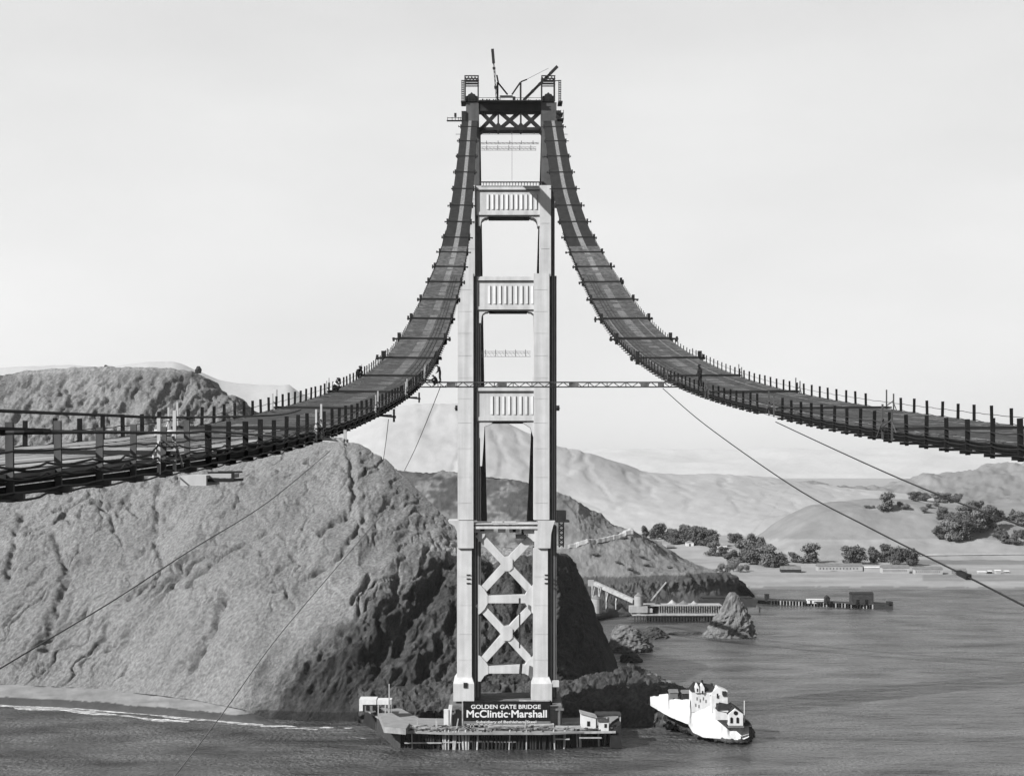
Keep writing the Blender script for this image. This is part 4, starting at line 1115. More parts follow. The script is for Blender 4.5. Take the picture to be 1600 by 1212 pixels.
#@@PEOPLE
# ------------------------------------------------------------------ people
def person(base, yaw, pose, shirt, trous, label, hat=True, scale=1.0):
    root = empty("person", base, label, "person")
    root.rotation_euler = (0, 0, yaw)
    root.scale = (scale,)*3
    J = pose
    def skin(name, pts, edges, rad, m, sub=1):
        me = bpy.data.meshes.new(name); me.from_pydata([tuple(p) for p in pts], edges, [])
        o = bpy.data.objects.new(name, me); COL.objects.link(o)
        md = o.modifiers.new("s", 'SKIN')
        for i, r_ in enumerate(rad): me.skin_vertices[0].data[i].radius = (r_, r_) if not isinstance(r_, tuple) else r_
        me.skin_vertices[0].data[0].use_root = True
        s2 = o.modifiers.new("u", 'SUBSURF'); s2.levels = sub; s2.render_levels = sub
        dg = bpy.context.evaluated_depsgraph_get(); dg.update()
        nm = bpy.data.meshes.new_from_object(o.evaluated_get(dg))
        o.modifiers.clear(); o.data = nm; nm.materials.clear(); nm.materials.append(m)
        nm.polygons.foreach_set('use_smooth', [True]*len(nm.polygons))
        o.parent = root; return o
    P = []; E = []; Rr = []
    def add(p, r_, par=None):
        P.append(Vector(p)); Rr.append(r_)
        if par is not None: E.append((par, len(P)-1))
        return len(P)-1
    pel = add(J['pelvis'], (0.15,0.12)); wst = add(J['waist'], (0.14,0.11), pel); ch = add(J['chest'], (0.17,0.13), wst); nk = add(J['neck'], 0.065, ch); hd0 = add(J['head0'], 0.075, nk)
    hd = add(J['head'], 0.105, hd0); hd2 = add(J['head']+(J['head']-J['head0']).normalized()*0.09, 0.07, hd)
    nose = J['face']; add(J['head']+nose*0.115+Vector((0,0,-.01)), 0.018, hd)
    for s_ in ('l', 'r'):
        sh = add(J['sh_'+s_], 0.075, ch); e = add(J['el_'+s_], 0.05, sh); wr = add(J['wr_'+s_], 0.032, e)
        d = (J['wr_'+s_]-J['el_'+s_]).normalized(); pal = add(J['wr_'+s_]+d*0.07, 0.036, wr)
        sd = d.cross(Vector((0,0,1))); sd = sd.normalized() if sd.length > .1 else Vector((1,0,0))
        for k in range(4):
            b_ = J['wr_'+s_]+d*0.11+sd*(k-1.5)*0.02; f1 = add(b_, 0.010, pal); add(b_+d*(0.045+0.006*(k in (1,2)))+Vector((0,0,-.02)), 0.008, f1)
        add(J['wr_'+s_]+d*0.07+sd*0.06, 0.010, pal)
        hp = add(J['hp_'+s_], 0.10, pel); kn_ = add(J['kn_'+s_], 0.068, hp); an = add(J['an_'+s_], 0.05, kn_); add(J['toe_'+s_], 0.04, an)
    body = skin("body", P, E, Rr, trous)
    # shirt over the torso and sleeves
    P = []; E = []; Rr = []
    a = add(J['waist'], (0.155,0.125)); c = add(J['chest'], (0.185,0.145), a); add(J['neck']*0.7+J['chest']*0.3, 0.085, c)
    for s_ in ('l', 'r'):
        sh = add(J['sh_'+s_], 0.088, c); e = add(J['el_'+s_], 0.062, sh); add(J['el_'+s_]*0.25+J['wr_'+s_]*0.75, 0.046, e)
    skin("jacket", P, E, Rr, shirt)
    hm = MB(); c = J['head']; n = J['face']
    for s_ in (-1, 1):
        sd = n.cross(Vector((0,0,1))).normalized()*0.035*s_; q = c+n*0.098+sd+Vector((0,0,.015)); hm.box(q.x-.01,q.x+.01,q.y-.01,q.y+.01,q.z-.006,q.z+.006)
    q = c+n*0.10-Vector((0,0,.055)); hm.box(q.x-.02,q.x+.02,q.y-.01,q.y+.01,q.z-.004,q.z+.004)
    eo = hm.build("face_features", M_hat); eo.parent = root
    eo.data.materials.clear(); eo.data.materials.append(M_hat)
    # face skin cap over the head front
    fc = MB(); up = (J['head']-J['head0']).normalized()
    up2 = up
    for i in range(1): pass
    P = []; E = []; Rr = []
    a = add(J['neck'], 0.060); b = add(J['head0'], 0.078, a); c2 = add(J['head']+n*0.01, 0.108, b); add(J['head']+up*0.07, 0.085, c2)
    skin("head_skin", P, E, Rr, M_skin)
    if hat:
        ht = MB(); top = J['head']+up*0.07
        seg = 14; a_ = up.orthogonal().normalized(); b_ = up.cross(a_)
        rings = [(0.0,0.19),(0.015,0.19),(0.02,0.125),(0.10,0.11),(0.13,0.07),(0.13,0.0)]
        vs = []
        for h_, r_ in rings: vs += [top+up*h_+(a_*math.cos(t*2*math.pi/seg)+b_*math.sin(t*2*math.pi/seg))*r_ for t in range(seg)]
        fs = [(i*seg+t, i*seg+(t+1)%seg, (i+1)*seg+(t+1)%seg, (i+1)*seg+t) for i in range(len(rings)-1) for t in range(seg)] + [tuple(range(seg-1,-1,-1))]
        ht.add(vs, fs); ho = ht.build("hat", M_hat); ho.data.transform(Matrix.Translation(ho.location)); ho.location = (0,0,0); ho.parent = root
    eo.data.transform(Matrix.Translation(eo.location)); eo.location = (0,0,0)
    return root
V = Vector
stand = dict(pelvis=V((0,0,.92)), waist=V((0,-.03,1.08)), chest=V((0,-.10,1.28)), neck=V((0,-.22,1.44)), head0=V((0,-.28,1.50)), head=V((0,-.36,1.56)), face=V((0,-.75,-.66)).normalized(),
    sh_l=V((-.18,-.13,1.36)), sh_r=V((.18,-.13,1.36)), el_l=V((-.25,-.12,1.08)), el_r=V((.25,-.15,1.08)), wr_l=V((-.20,-.28,.90)), wr_r=V((.2,-.3,.92)),
    hp_l=V((-.10,0,.88)), hp_r=V((.10,0,.88)), kn_l=V((-.11,-.04,.48)), kn_r=V((.11,-.01,.48)), an_l=V((-.11,.03,.08)), an_r=V((.12,.06,.08)), toe_l=V((-.12,-.13,.04)), toe_r=V((.14,-.1,.04)))
crouch = dict(pelvis=V((0,.12,.30)), waist=V((0,.10,.48)), chest=V((0,-.04,.68)), neck=V((0,-.16,.80)), head0=V((0,-.20,.85)), head=V((0,-.26,.91)), face=V((0,-.8,-.6)).normalized(),
    sh_l=V((-.18,-.07,.73)), sh_r=V((.18,-.07,.73)), el_l=V((-.25,-.30,.58)), el_r=V((.25,-.3,.56)), wr_l=V((-.14,-.50,.46)), wr_r=V((.12,-.5,.44)),
    hp_l=V((-.11,.1,.28)), hp_r=V((.11,.1,.28)), kn_l=V((-.17,-.32,.48)), kn_r=V((.17,-.3,.46)), an_l=V((-.13,-.08,.08)), an_r=V((.13,-.06,.08)), toe_l=V((-.15,-.26,.04)), toe_r=V((.15,-.24,.04)))
upright = {k: v.copy() for k, v in stand.items()}
upright.update(waist=V((0,-.01,1.08)), chest=V((0,-.02,1.30)), neck=V((0,-.03,1.48)), head0=V((0,-.05,1.54)), head=V((0,-.07,1.63)), face=V((0,-.97,-.25)).normalized(), sh_l=V((-.2,-.02,1.40)), sh_r=V((.2,-.02,1.40)), el_l=V((-.27,-.02,1.12)), el_r=V((.27,-.06,1.12)), wr_l=V((-.18,-.25,1.0)), wr_r=V((.18,-.28,1.02)))
wp = W(687.5,596.6,148); person(Vector((wp.x, 148.0, wp.z)), R(-70), stand, M_cloth, M_cloth, "man in dark clothes standing stooped with bowed head on the cross bridge's left end", hat=False, scale=0.88)
wp = W(681,603,146.8); person(Vector((wp.x, 146.7, wp.z-0.0)), R(-80), crouch, M_cloth, M_cloth, "man in dark clothes crouching by the standing man on the cross bridge", hat=False, scale=0.95)
zp = 143; person(cwp(1, zp, -0.80, 0.05), R(-60), upright, M_cloth, M_cloth, "man in a dark hat standing on the right catwalk above the cross bridge end", scale=1.0)
person(cwp(0, 131, -0.82, 0.05), R(60), crouch, M_clothl, M_cloth, "man in a pale shirt crouching at the left catwalk's outer edge below the tower", scale=1.0)
person(cwp(0, 158, -1.0, 0.05), R(40), crouch, M_cloth, M_cloth, "man in dark clothes squatting at the left catwalk's outer edge, farthest of the workers", hat=True, scale=1.0)
#@@WORKS
# ------------------------------------------------------------------ pier, wharf, sign
pier = empty("tower_pier", (TX(798), 640, 0), "massive streaked grey concrete pier carrying the bridge tower", "pier")
mb = MB(); a = W(703,1096,622); b = W(878,1096,622)
mb.box(a.x, b.x, 622, 658, -3, 13.3); mb.build("pier_body", M_conc, pier)
mb = MB(); mb.box(a.x-0.6, b.x+0.6, 621.4, 658.6, 11.9, 12.6)
for px in (711, 723, 861, 874): c = W(px,1110,622); mb.box(c.x-0.3, c.x+0.3, 621.5, 622, 0, 11.9)
mb.build("coping", M_conc, pier)

wh = empty("wharf", W(790,1160,614), "timber work wharf on piles wrapped around the tower pier", "wharf")
def wat(px, py, e=0): 
    z = (CH-e)*F/(py-CY); return ((px-CX)*z/F, z)
DE = 6.0
outl = [wat(624,1142,DE), wat(700,1145,DE), wat(860,1145,DE), wat(945,1141,DE), wat(968,1132,DE), wat(966,1118,DE), wat(860,1122,DE), wat(700,1122,DE), wat(655,1121,DE), wat(622,1104,DE), wat(590,1096,DE), wat(566,1094,DE), wat(566,1104,DE)]
mb = MB(); mb.slab(outl, DE-0.5, DE); mb.build("deck", M_deck, wh)
mb = MB()
ins = [(x*0.97, y+4.5) for x, y in outl[:5]] + outl[5:]
mb.slab(ins, -1, DE-0.55); mb.build("crib_wall", M_steel, wh)
# left wing bulkhead
mb = MB(); pL = [outl[12], outl[0]]
(xa_, ya_), (xb_, yb_) = outl[11], outl[0]
n = 26
for i in range(n):
    t = i/n; x = xa_+(xb_-xa_)*t; y = ya_+(yb_-ya_)*t
    mb.box(x-1.0, x+1.0, y-1.6, y+0.6, -1, DE+3.0*(1-t)+random.uniform(-.2,.3))
mb.build("sheet_bulkhead", M_post2, wh)
def pile(x, y, top, m, r=0.28, tilt=0.0):
    mb = MB(); mb.tube([(x+tilt, y, -1.5), (x, y, top)], [r*1.1, r], 7); mb.build("pile", m, wh)
px = 628; i = 0
random.seed(12)
while px < 960:
    py = np.interp(px, [624,700,860,945,968], [1168,1171,1171,1165,1156])
    x, y = wat(px, py-0.5)
    light = random.random() < 0.26 or 690 < px < 730
    pile(x, y, DE+random.choice((-0.3, 0.3, 0.8, -0.2)), M_timb2 if light else M_steel, random.uniform(.22,.46), random.uniform(-.5,.5))
    px += random.uniform(3.4, 7.5); i += 1
for k, (p0, p1, py) in enumerate(((632,690,1160),(692,720,1159),(722,770,1157.5),(772,806,1158),(866,890,1154),(905,940,1152))):
    mb = MB(); z = 611.5; mb.beam(W(p0,py,z), W(p1,py,z), 0.5, 0.42); mb.build("waler", M_timb2, wh)
mb = MB(); z = 612.5
mb.beam(W(626,1144,z), W(766,1146,z), 0.5, 0.55); mb.beam(W(768,1146,z), W(962,1143,z), 0.6, 0.7)
mb.build("edge_beam", M_timb2, wh)
# timber and gear piled on the deck: individual stacks
def stack(px0, px1, py0, py1, z, m, label, name="timber_stack", cat="timber stack", tilt=0):
    mb = MB(); a = W(px0, py1, z); b = W(px1, py0, z); n = max(2, int((b.z-a.z)/0.45)); k = 5
    for i in range(n):
        zz_ = a.z+(b.z-a.z)*i/n
        for j in range(k):
            y = z+j*0.9; o0 = random.uniform(-.5,.5); o1 = random.uniform(-.5,.5)
            mb.beam((a.x+o0, y, zz_+0.2), (b.x+o1, y+random.uniform(-.6,.6), zz_+0.2+tilt), 0.75, 0.36)
    return tag(mb.build(name, m), label, cat)
random.seed(3)
stack(758,820,1132,1138,617.5, M_timb2, "long pale timber stack on the wharf under the sign's middle")
stack(826,864,1131,1137,618, M_timb2, "pale timber stack on the wharf under the sign's right end", tilt=0.3)
stack(868,914,1135,1142,615, M_timb2, "pale timber stack on the wharf in front of the slant-roofed shed")
stack(640,668,1133,1139,618, M_timb2, "short pale timber stack at the wharf's left front corner")
stack(678,700,1134,1139,618, M_timber, "dark timber stack on the wharf left of the pier")
stack(880,902,1129,1134,619, M_timber, "dark timber stack against the slant-roofed shed's left side")
stack(922,938,1137,1143,614, M_timber, "dark timber stack on the wharf's right corner")
for k, (px, py, h, lab) in enumerate(((652,1122,14,"pale mooring post left of the timber stack"),(682,1122,22,"pale thick post standing left of the pier"),(712,1122,26,"pale crooked post propping the sign's left end"),(818,1124,34,"pale slanting spar on the wharf under the sign"))):
    mb = MB(); a = W(px, py+h*0.8, 616); b = W(px+(4 if k > 1 else 0), py, 616); mb.beam(a, b, 0.7 if k == 1 else 0.4)
    tag(mb.build("mooring_post", M_timb2), lab, "post")
mb = MB(); random.seed(19)
for i in range(230):
    px = random.uniform(630, 962); e = random.uniform(0, 1); zz_ = 613.5+e*(5.5 if px < 870 else 3); c = W(px, 1140, zz_); L = random.uniform(.6, 4.5); a_ = random.uniform(-.5,.5) if random.random() < .7 else random.uniform(0, 3)
    h = DE+random.uniform(.1,.9); mb.beam((c.x-L*math.cos(a_)/2, zz_-L*math.sin(a_)/2, h), (c.x+L*math.cos(a_)/2, zz_+L*math.sin(a_)/2, h+random.uniform(-.1,.5)), random.uniform(.15,.7), random.uniform(.15,.6))
tag(mb.build("timber_litter", mat("mixed_timber", 0.22, 0.9, 0.95, 0.35, 3)), "litter of planks and baulks strewn over the wharf deck", "litter", kind="stuff")
ft = empty("framework", W(738,1140,619), "low dark framework under the sign's left part", "framework")
for part, off in (("trestle_front", 0), ("trestle_back", 2.5)):
    mb = MB()
    for px in (728,735,742,750,758,765): mb.beam(W(px,1143,618+off), W(px+random.uniform(-3,3),1130,618+off), 0.4)
    mb.beam(W(725,1131,618+off), W(768,1131,618+off), 0.4); mb.build(part, M_timb2 if off == 0 else M_timber, ft)

# the sign
sg = empty("billboard", W(791,1140,620), "long black sign reading GOLDEN GATE BRIDGE McClintic-Marshall in white in front of the pier", "sign")
zs = 620.0
mb = MB(); a = W(724,1126,zs); b = W(859.5,1095,zs); mb.box(a.x, b.x, zs, zs+0.5, a.z, b.z); mb.build("board", M_sign, sg)
mb = MB(); a2 = W(723,1132.5,zs); b2 = W(860,1126,zs); mb.box(a2.x, b2.x, zs-0.02, zs+0.5, a2.z, b2.z-0.02); mb.build("lower_strip", M_roofg, sg)
mb = MB()
tz = W(0,1095,zs).z; xx = W(811,1095,zs).x
mb.box(xx, b.x, zs-0.15, zs+0.5, tz+0.02, tz+0.4); l = W(723,1100,zs).x; mb.box(l-0.3, l+0.05, zs-0.1, zs+0.5, a2.z, tz)
mb.build("trim", M_timb2, sg)
mb = MB()
for px in (726, 745, 765, 785, 805, 825, 845, 858): c = W(px,1130,zs); mb.beam((c.x, zs+0.9, 5.5), (c.x, zs+0.9, tz), 0.35)
mb.build("support_post", M_timber, sg)
def text(s, px0, px1, pyb, pyt, m, name, bold=0.0, z=zs-0.06, ext=0.04):
    cu = bpy.data.curves.new(name, 'FONT'); cu.body = s; cu.align_x = 'LEFT'; cu.extrude = ext; cu.offset = bold
    o = bpy.data.objects.new(name, cu); COL.objects.link(o)
    dg = bpy.context.evaluated_depsgraph_get(); dg.update()
    me = bpy.data.meshes.new_from_object(o.evaluated_get(dg)); bpy.data.objects.remove(o)
    v = np.zeros(len(me.vertices)*3); me.vertices.foreach_get('co', v); v = v.reshape(-1,3)
    w0, w1 = v[:,0].min(), v[:,0].max(); h0, h1 = v[:,1].min(), v[:,1].max()
    A = W(px0, pyb, z); B = W(px1, pyt, z)
    x = A.x+(v[:,0]-w0)/(w1-w0)*(B.x-A.x); zz_ = A.z+(v[:,1]-h0)/(h1-h0)*(B.z-A.z); y = z-v[:,2]
    me.vertices.foreach_set('co', np.stack([x,y,zz_],-1).reshape(-1)); me.update()
    me.materials.clear(); me.materials.append(m)
    ob = bpy.data.objects.new(name, me); COL.objects.link(ob); ob.parent = sg
    me.transform(Matrix.Translation(-Vector(sg.location))); return ob
text("GOLDEN GATE BRIDGE", 736, 845, 1106.8, 1100.2, M_letter, "lettering", 0.018)
text("McClintic\u00b7Marshall", 729, 854.5, 1120.3, 1108.6, M_letter, "lettering", 0.02)
text("Subsidiary of Bethlehem Steel", 744, 838, 1130.3, 1125.0, M_letter, "lettering", 0.01, z=zs-0.12)
# left white panel and bits round the pier
cp = MB(); a = W(697,1132,619); b = W(704.5,1094,619)
cp.box(a.x-.8, b.x-.8, 618.6, 620, a.z, b.z-3); cp.prism([(a.x,a.z),(b.x-.2,a.z),(b.x+.5,b.z-1.5),(a.x+1.0,b.z-1.5)], 618.9, 619.8)
tag(cp.build("white_chute", M_white), "tall narrow white chute leaning at the pier's left corner", "chute")
for k, (px, h) in enumerate(((732,5),(770,3),(777,3),(823,6),(830,7),(845,3),(852,5),(858,8))):
    mb = MB(); c = W(px, 1095, 624)
    for j in range(5): q = c+V((random.uniform(-1,1), random.uniform(0,2), 0)); mb.box(q.x-.5, q.x+.5, q.y-.5, q.y+.5, 13.3, 13.3+random.uniform(.3,1)*h*0.22)
    mb.tube([(c.x, 624, 13.3), (c.x, 624, 13.3+h*0.22)], 0.25)
    places = ["before the left leg's base", "left of the sign's middle, behind it", "at the middle behind the sign", "left of the right leg's base", "touching the right leg's base on the left", "before the right leg's base", "second from the pier's right edge", "at the pier's right edge before the right leg"]
    tag(mb.build("machinery", M_steel), "dark machinery heap on the pier top "+places[k], "machinery", "machinery on the pier top")

# sheds on the wharf
def shed(name, x0, x1, y0, y1, z0, h, rh, wall, roof, label, along='x', openings=(), cat="shed", lean=False, rot=0):
    root = empty(name, ((x0+x1)/2, (y0+y1)/2, z0), label, cat)
    mb = MB(); mb.box(x0, x1, y0, y1, z0, z0+h); mb.build("wall", wall, root)
    mb = MB()
    if lean:
        mb.add([(x0-.4,y0-.5,z0+h+rh),(x1+.4,y0-.5,z0+h+.05),(x1+.4,y1+.5,z0+h+.05),(x0-.4,y1+.5,z0+h+rh),(x0-.4,y0-.5,z0+h+rh+.3),(x1+.4,y0-.5,z0+h+.35),(x1+.4,y1+.5,z0+h+.35),(x0-.4,y1+.5,z0+h+rh+.3)],
               [(0,3,2,1),(4,5,6,7),(0,1,5,4),(1,2,6,5),(2,3,7,6),(3,0,4,7)])
        mb2 = MB(); mb2.add([(x0,y0,z0+h),(x1,y0,z0+h),(x0,y0,z0+h+rh),(x0,y1,z0+h),(x1,y1,z0+h),(x0,y1,z0+h+rh)], [(0,1,2),(5,4,3),(0,2,5,3)]); mb2.build("gable_wall", wall, root)
    else:
        mb.gable(x0, x1, y0, y1, z0+h+0.01, z0+h+rh, along)
    mb.build("roof", roof, root)
    for (nm, u0, u1, v0, v1) in openings:
        mb = MB(); w_ = x1-x0
        mb.box(x0+w_*u0, x0+w_*u1, y0-0.12, y0-0.01, z0+h*v0, z0+h*v1); mb.build(nm, M_glass, root)
    return root
a = W(564,1109,652); b = W(588,1092,652)
ls = empty("shed", ((a.x+b.x)/2, 650, DE+2), "white-roofed shed on the far left tip of the wharf", "shed")
mb = MB(); mb.box(a.x, b.x, 648, 655, W(0,1112,648).z, W(0,1100,648).z); mb.build("wall", M_roofg, ls)
mb = MB(); mb.box(a.x-.3, b.x+.3, 647.6, 655.4, W(0,1100,648).z, W(0,1092,648).z); mb.box(a.x-.3, a.x+1.0, 647.5, 648, W(0,1110,648).z, W(0,1100,648).z); mb.build("roof", M_white, ls)
for px in (572, 582):
    mb = MB(); mb.box(W(px,0,648).x, W(px+5,0,648).x, 647.8, 647.98, W(0,1109,648).z, W(0,1102,648).z); mb.build("window", M_glass, ls)
cn = empty("canopy", W(601,1115,646), "open white-topped canopy frame with a tall mast on the wharf's left wing", "canopy")
mb = MB(); a = W(590,1099,646); b = W(612,1092,646); mb.box(a.x, b.x, 644, 650, a.z, b.z); mb.build("roof", M_white, cn)
for px, y in ((591,644.3),(602,644.3),(607,644.3),(611,644.3),(591,649.5),(611,649.5)):
    mb = MB(); c = W(px,1100,y); mb.beam((c.x, y, DE), (c.x, y, a.z), 0.4); mb.build("leg", M_timb2, cn)
mb = MB(); c = W(608,1068,644); mb.beam((c.x, 644, DE), (c.x, 644, c.z), 0.42); mb.build("mast", M_timb2, cn)
mb = MB(); c = W(593,1140,640); mb.slab([wat(592,1113,8.2), wat(612,1112,8.2), wat(640,1128,8.2), wat(634,1137,8.2), wat(600,1134,8.2)], DE+0.02, 8.0); mb.add([],[])
tag(mb.build("planked_ramp", M_deck), "pale planked ramp beside the canopy on the wharf's left wing", "ramp")
a = W(908,1136,615); b = W(931,1114,615)
shed("shed", a.x, b.x, 615, 622, DE, 4.2, 1.6, M_white, M_timb2, "pale shed with one-way slanting roof on the wharf's right side", lean=True, openings=(("window",.4,.6,.35,.75),))
a = W(936,1142,613); b = W(951,1124,613)
shed("hut", a.x, b.x, 613, 617, DE, 3.2, 0.8, M_white, M_timber, "small white hut with a dark window at the wharf's right end", openings=(("window",.55,.8,.4,.8),))
bd_ = empty("lean_to", W(958,1130,617), "dark open lean-to behind the small white hut at the wharf's right end", "shed")
mb = MB(); a = W(930,1114,622); b = W(970,1113,622); mb.box(a.x, b.x, 620, 627, a.z-.6, a.z); mb.build("roof", M_timber, bd_)
mb = MB()
for px in (932,948,969): c = W(px,1120,620.5); mb.beam((c.x,620.5,DE), (c.x,620.5,a.z-.6), 0.4)
mb.build("leg", M_timb2, bd_)
bg_ = MB(); a = W(958,1150,612)
bg_.prism([(W(953,0,614).x, 0.2),(W(972,0,614).x,0.2),(W(970,0,614).x,8.5),(W(960,0,614).x,7.0),(W(953,0,614).x,4.5)], 613, 628)
tag(bg_.build("fender_crib", M_steel), "dark timber fender crib at the wharf's right end", "fender")

# ------------------------------------------------------------------ light and fog signal station on the point
stn = empty("fog_station", W(1100,1150,626), "bright whitewashed walls and terraces of the fog signal station on the rocks", "station walls")
def wloft(rows, px, seg, name, m, disp_amp=0.25):
    return loft(name, rows, px, seg, m, lambda G,a,b,N: disp_amp*fbm(G/2.2,3), None, linear=True, kind=None)
w_ = wloft([('z', [(1016,1102,640),(1035,1113,637),(1050,1121,634),(1075,1131,630),(1083,1144,628),(1098,1151,626),(1130,1154,624),(1160,1156,622),(1170,1150,621)]),
      ('z', [(1016,1088,644),(1029,1087,643),(1030,1084,643),(1044,1083,641),(1046,1092,640),(1078,1092,636),(1080,1098,636),(1136,1106,630),(1140,1134,628),(1170,1137,626)]),
      ('drop', (10, 9.5))], np.arange(1016, 1170.5, 1.0), [10,1], "whitewashed_bank", M_wash)
w_.parent = stn; w_.location = -Vector(stn.location)
def ubox(mb, px0, px1, py0, py1, z, dep): a = W(px0, py1, z); b = W(px1, py0, z); mb.box(a.x, b.x, z, z+dep, a.z, b.z); return a, b
kh = empty("keepers_house", W(1108,1110,634), "tall white station house with dark roof, two gabled dormers and chimneys", "house")
mb = MB(); a, b = ubox(mb, 1081, 1122, 1080, 1112, 633, 9); mb.build("wall", M_white, kh)
mb = MB(); mb.add([(a.x-.3,632.7,b.z),(b.x+.3,632.7,b.z),(b.x+.3,642.3,b.z),(a.x-.3,642.3,b.z),(a.x+1,637.5,b.z+2.9),(b.x-1.5,637.5,b.z+2.0)], [(0,3,2,1),(0,1,5,4),(2,3,4,5),(0,4,3),(1,2,5)]); rf = mb.build("roof", M_dark, kh)
for px in (1089.5, 1097.5):
    mb = MB(); q0 = W(px-3.2,1082,632.4); q1 = W(px+3.2,1074,632.4); qt = W(px,1068,632.4)
    mb.prism([(q0.x,q0.z),(q1.x,q0.z),(q1.x,q1.z),(qt.x,qt.z),(q0.x,q1.z)], 632.4, 637); d_ = mb.build("dormer", M_white, rf)
for px, py, h in ((1097,1062,9),(1112,1067,8)):
    mb = MB(); c0_ = W(px-1.6,py+h,637); c1_ = W(px+1.8,py,637); mb.box(c0_.x, c1_.x, 636.6, 637.6, c0_.z, c1_.z); mb.build("chimney", M_dark, rf)
for px, py in ((1089.5,1077.5),(1097.5,1081),(1089,1091),(1094,1094),(1099,1091),(1087,1101),(1092,1103),(1103,1095)):
    mb = MB(); ubox(mb, px-0.8, px+0.8, py-2.4, py+2.4, 632.2 if py < 1083 else 632.9, 0.12); mb.build("window", M_glass if py < 1083 else M_roofg, kh)
an_ = empty("annex", W(1126,1110,628), "white annex with a pale sloping roof and dark turret right of the station house", "annex")
mb = MB(); a, b = ubox(mb, 1112, 1137, 1086, 1112, 630, 9); mb.build("wall", M_white, an_)
mb = MB(); q = [W(1110,1087,629.5), W(1123,1074,629.5), W(1138,1080,629.5), W(1138,1087,629.5)]; mb.prism([(p.x,p.z) for p in q][::-1], 632, 638); mb.build("gable_wall", M_white, an_)
mb = MB(); ubox(mb, 1129.5, 1135.5, 1080.5, 1087, 629.6, 3); mb.build("vent_turret", M_dark, an_)
mb = MB(); ubox(mb, 1120, 1122.5, 1083, 1090, 629.7, .3); ubox(mb, 1119, 1124, 1098, 1103, 629.6, .4); mb.build("window", M_dark, an_)
fh = empty("fog_house", W(1150,1133,620), "small white gabled fog signal house with arched windows and round vent at the tip", "fog house")
mb = MB(); a = W(1138.5,1133,620); b = W(1161,1115,620); t_ = W(1149,1106.5,620)
mb.prism([(a.x,a.z),(b.x,a.z),(b.x,b.z),(t_.x,t_.z),(a.x,b.z)], 620, 633); mb.build("wall", M_white, fh)
mb = MB()
for (p, q_) in (((a.x-.4,b.z-.2),(t_.x,t_.z+.1)), ((t_.x,t_.z+.1),(b.x+.4,b.z-.2))):
    mb.add([(p[0],619.95 if False else 621,p[1]+.02),(q_[0],621,q_[1]+.02),(q_[0],633.4,q_[1]+.02),(p[0],633.4,p[1]+.02),(p[0],621,p[1]+.35),(q_[0],621,q_[1]+.35),(q_[0],633.4,q_[1]+.35),(p[0],633.4,p[1]+.35)],
           [(0,3,2,1),(4,5,6,7),(0,1,5,4),(1,2,6,5),(2,3,7,6),(3,0,4,7)])
mb.build("roof", M_dark, fh)
for px in (1143, 1152.5):
    mb = MB(); a_ = W(px-2,1129,619.9); b_ = W(px+2,1121,619.9); m_ = W(px,1119.6,619.9); mb.prism([(a_.x,a_.z),(b_.x,a_.z),(b_.x,b_.z),(m_.x,m_.z),(a_.x,b_.z)], 619.85, 619.98); mb.build("window", M_glass, fh)
mb = MB(); c = W(1149.5,1113.3,619.9); mb.prism([(c.x+.75*math.cos(t*math.pi/5), c.z+.75*math.sin(t*math.pi/5)) for t in range(10)], 619.85, 619.98); mb.build("round_vent", M_glass, fh)
wg = empty("side_wing", W(1130,1112,624), "dark-roofed wing joining the fog house to the station house", "wing")
mb = MB(); ubox(mb, 1118, 1138, 1110, 1124, 622, 7); mb.build("wall", M_white, wg)
mb = MB(); q = [W(1121,1110,621.8), W(1126,1099,621.8), W(1146,1103,621.8), W(1137,1113,621.8)]
mb.add([(p.x, 621.8+(4 if i in (1,2) else 0), p.z) for i, p in enumerate(q)] + [(p.x, 629-(3 if i in (1,2) else 0), p.z) for i, p in enumerate(q)], [(0,3,2,1),(4,5,6,7),(1,2,6,5),(0,1,5,4),(2,3,7,6)]); mb.build("roof", M_dark, wg)
bl = MB(); q = W(1168,1130,624); bl.prism([(W(1161,0,624).x, W(0,1132,624).z),(W(1174,0,624).x, W(0,1132,624).z),(W(1171,0,624).x, W(0,1127,624).z),(W(1163,0,624).x, W(0,1123,624).z)], 622, 628)
tag(bl.build("boat_shelter", M_dark), "low dark shelter beside the fog signal house at the tip", "shelter")
pb = MB(); a = W(1137,1134,619.5); b = W(1162,1133,619.5); pb.box(a.x, b.x, 618.6, 619.9, a.z-.35, a.z); tag(pb.build("gallery", M_roofg), "narrow grey gallery under the fog house windows", "gallery")
fp = MB(); a = W(1163,1128,621); fp.tube([a, W(1163,1094,621)], 0.14); tag(fp.build("flagpole", M_white), "pale thin flagpole at the fog house's right corner", "flagpole")
for i, (p0, p1, y0, y1, z, m, lab) in enumerate(((1047,1059,1082,1093,650,M_roofg,"grey flat shed behind the whitewashed wall"),(1067,1080,1083,1092,645,M_dark,"low dark shed against the station house's left side"),(1013,1026,1057,1068,735,M_dark,"dark box-shaped building farthest back on the spit"),(1030,1048,1068,1073,715,M_dark,"long low dark shed in the middle of the spit"),(1022,1043,1076,1086,690,M_roofg,"grey shed left of the whitewashed wall"),(952,971,1088,1100,680,M_timber,"dark shed beneath the cliff's shaded face"),(965,999,1077,1090,690,M_dark,"long shed with thin pale slanting roof edge under the cliff"))):
    a = W(p0, y1, z); b = W(p1, y0, z)
    shed("shed", a.x, b.x, z, z+6, a.z-2, b.z-a.z+2, 1.0, m, M_roofg if i != 6 else M_timb2, lab, lean=(i == 6), openings=(("door",.4,.6,.0,.6),))

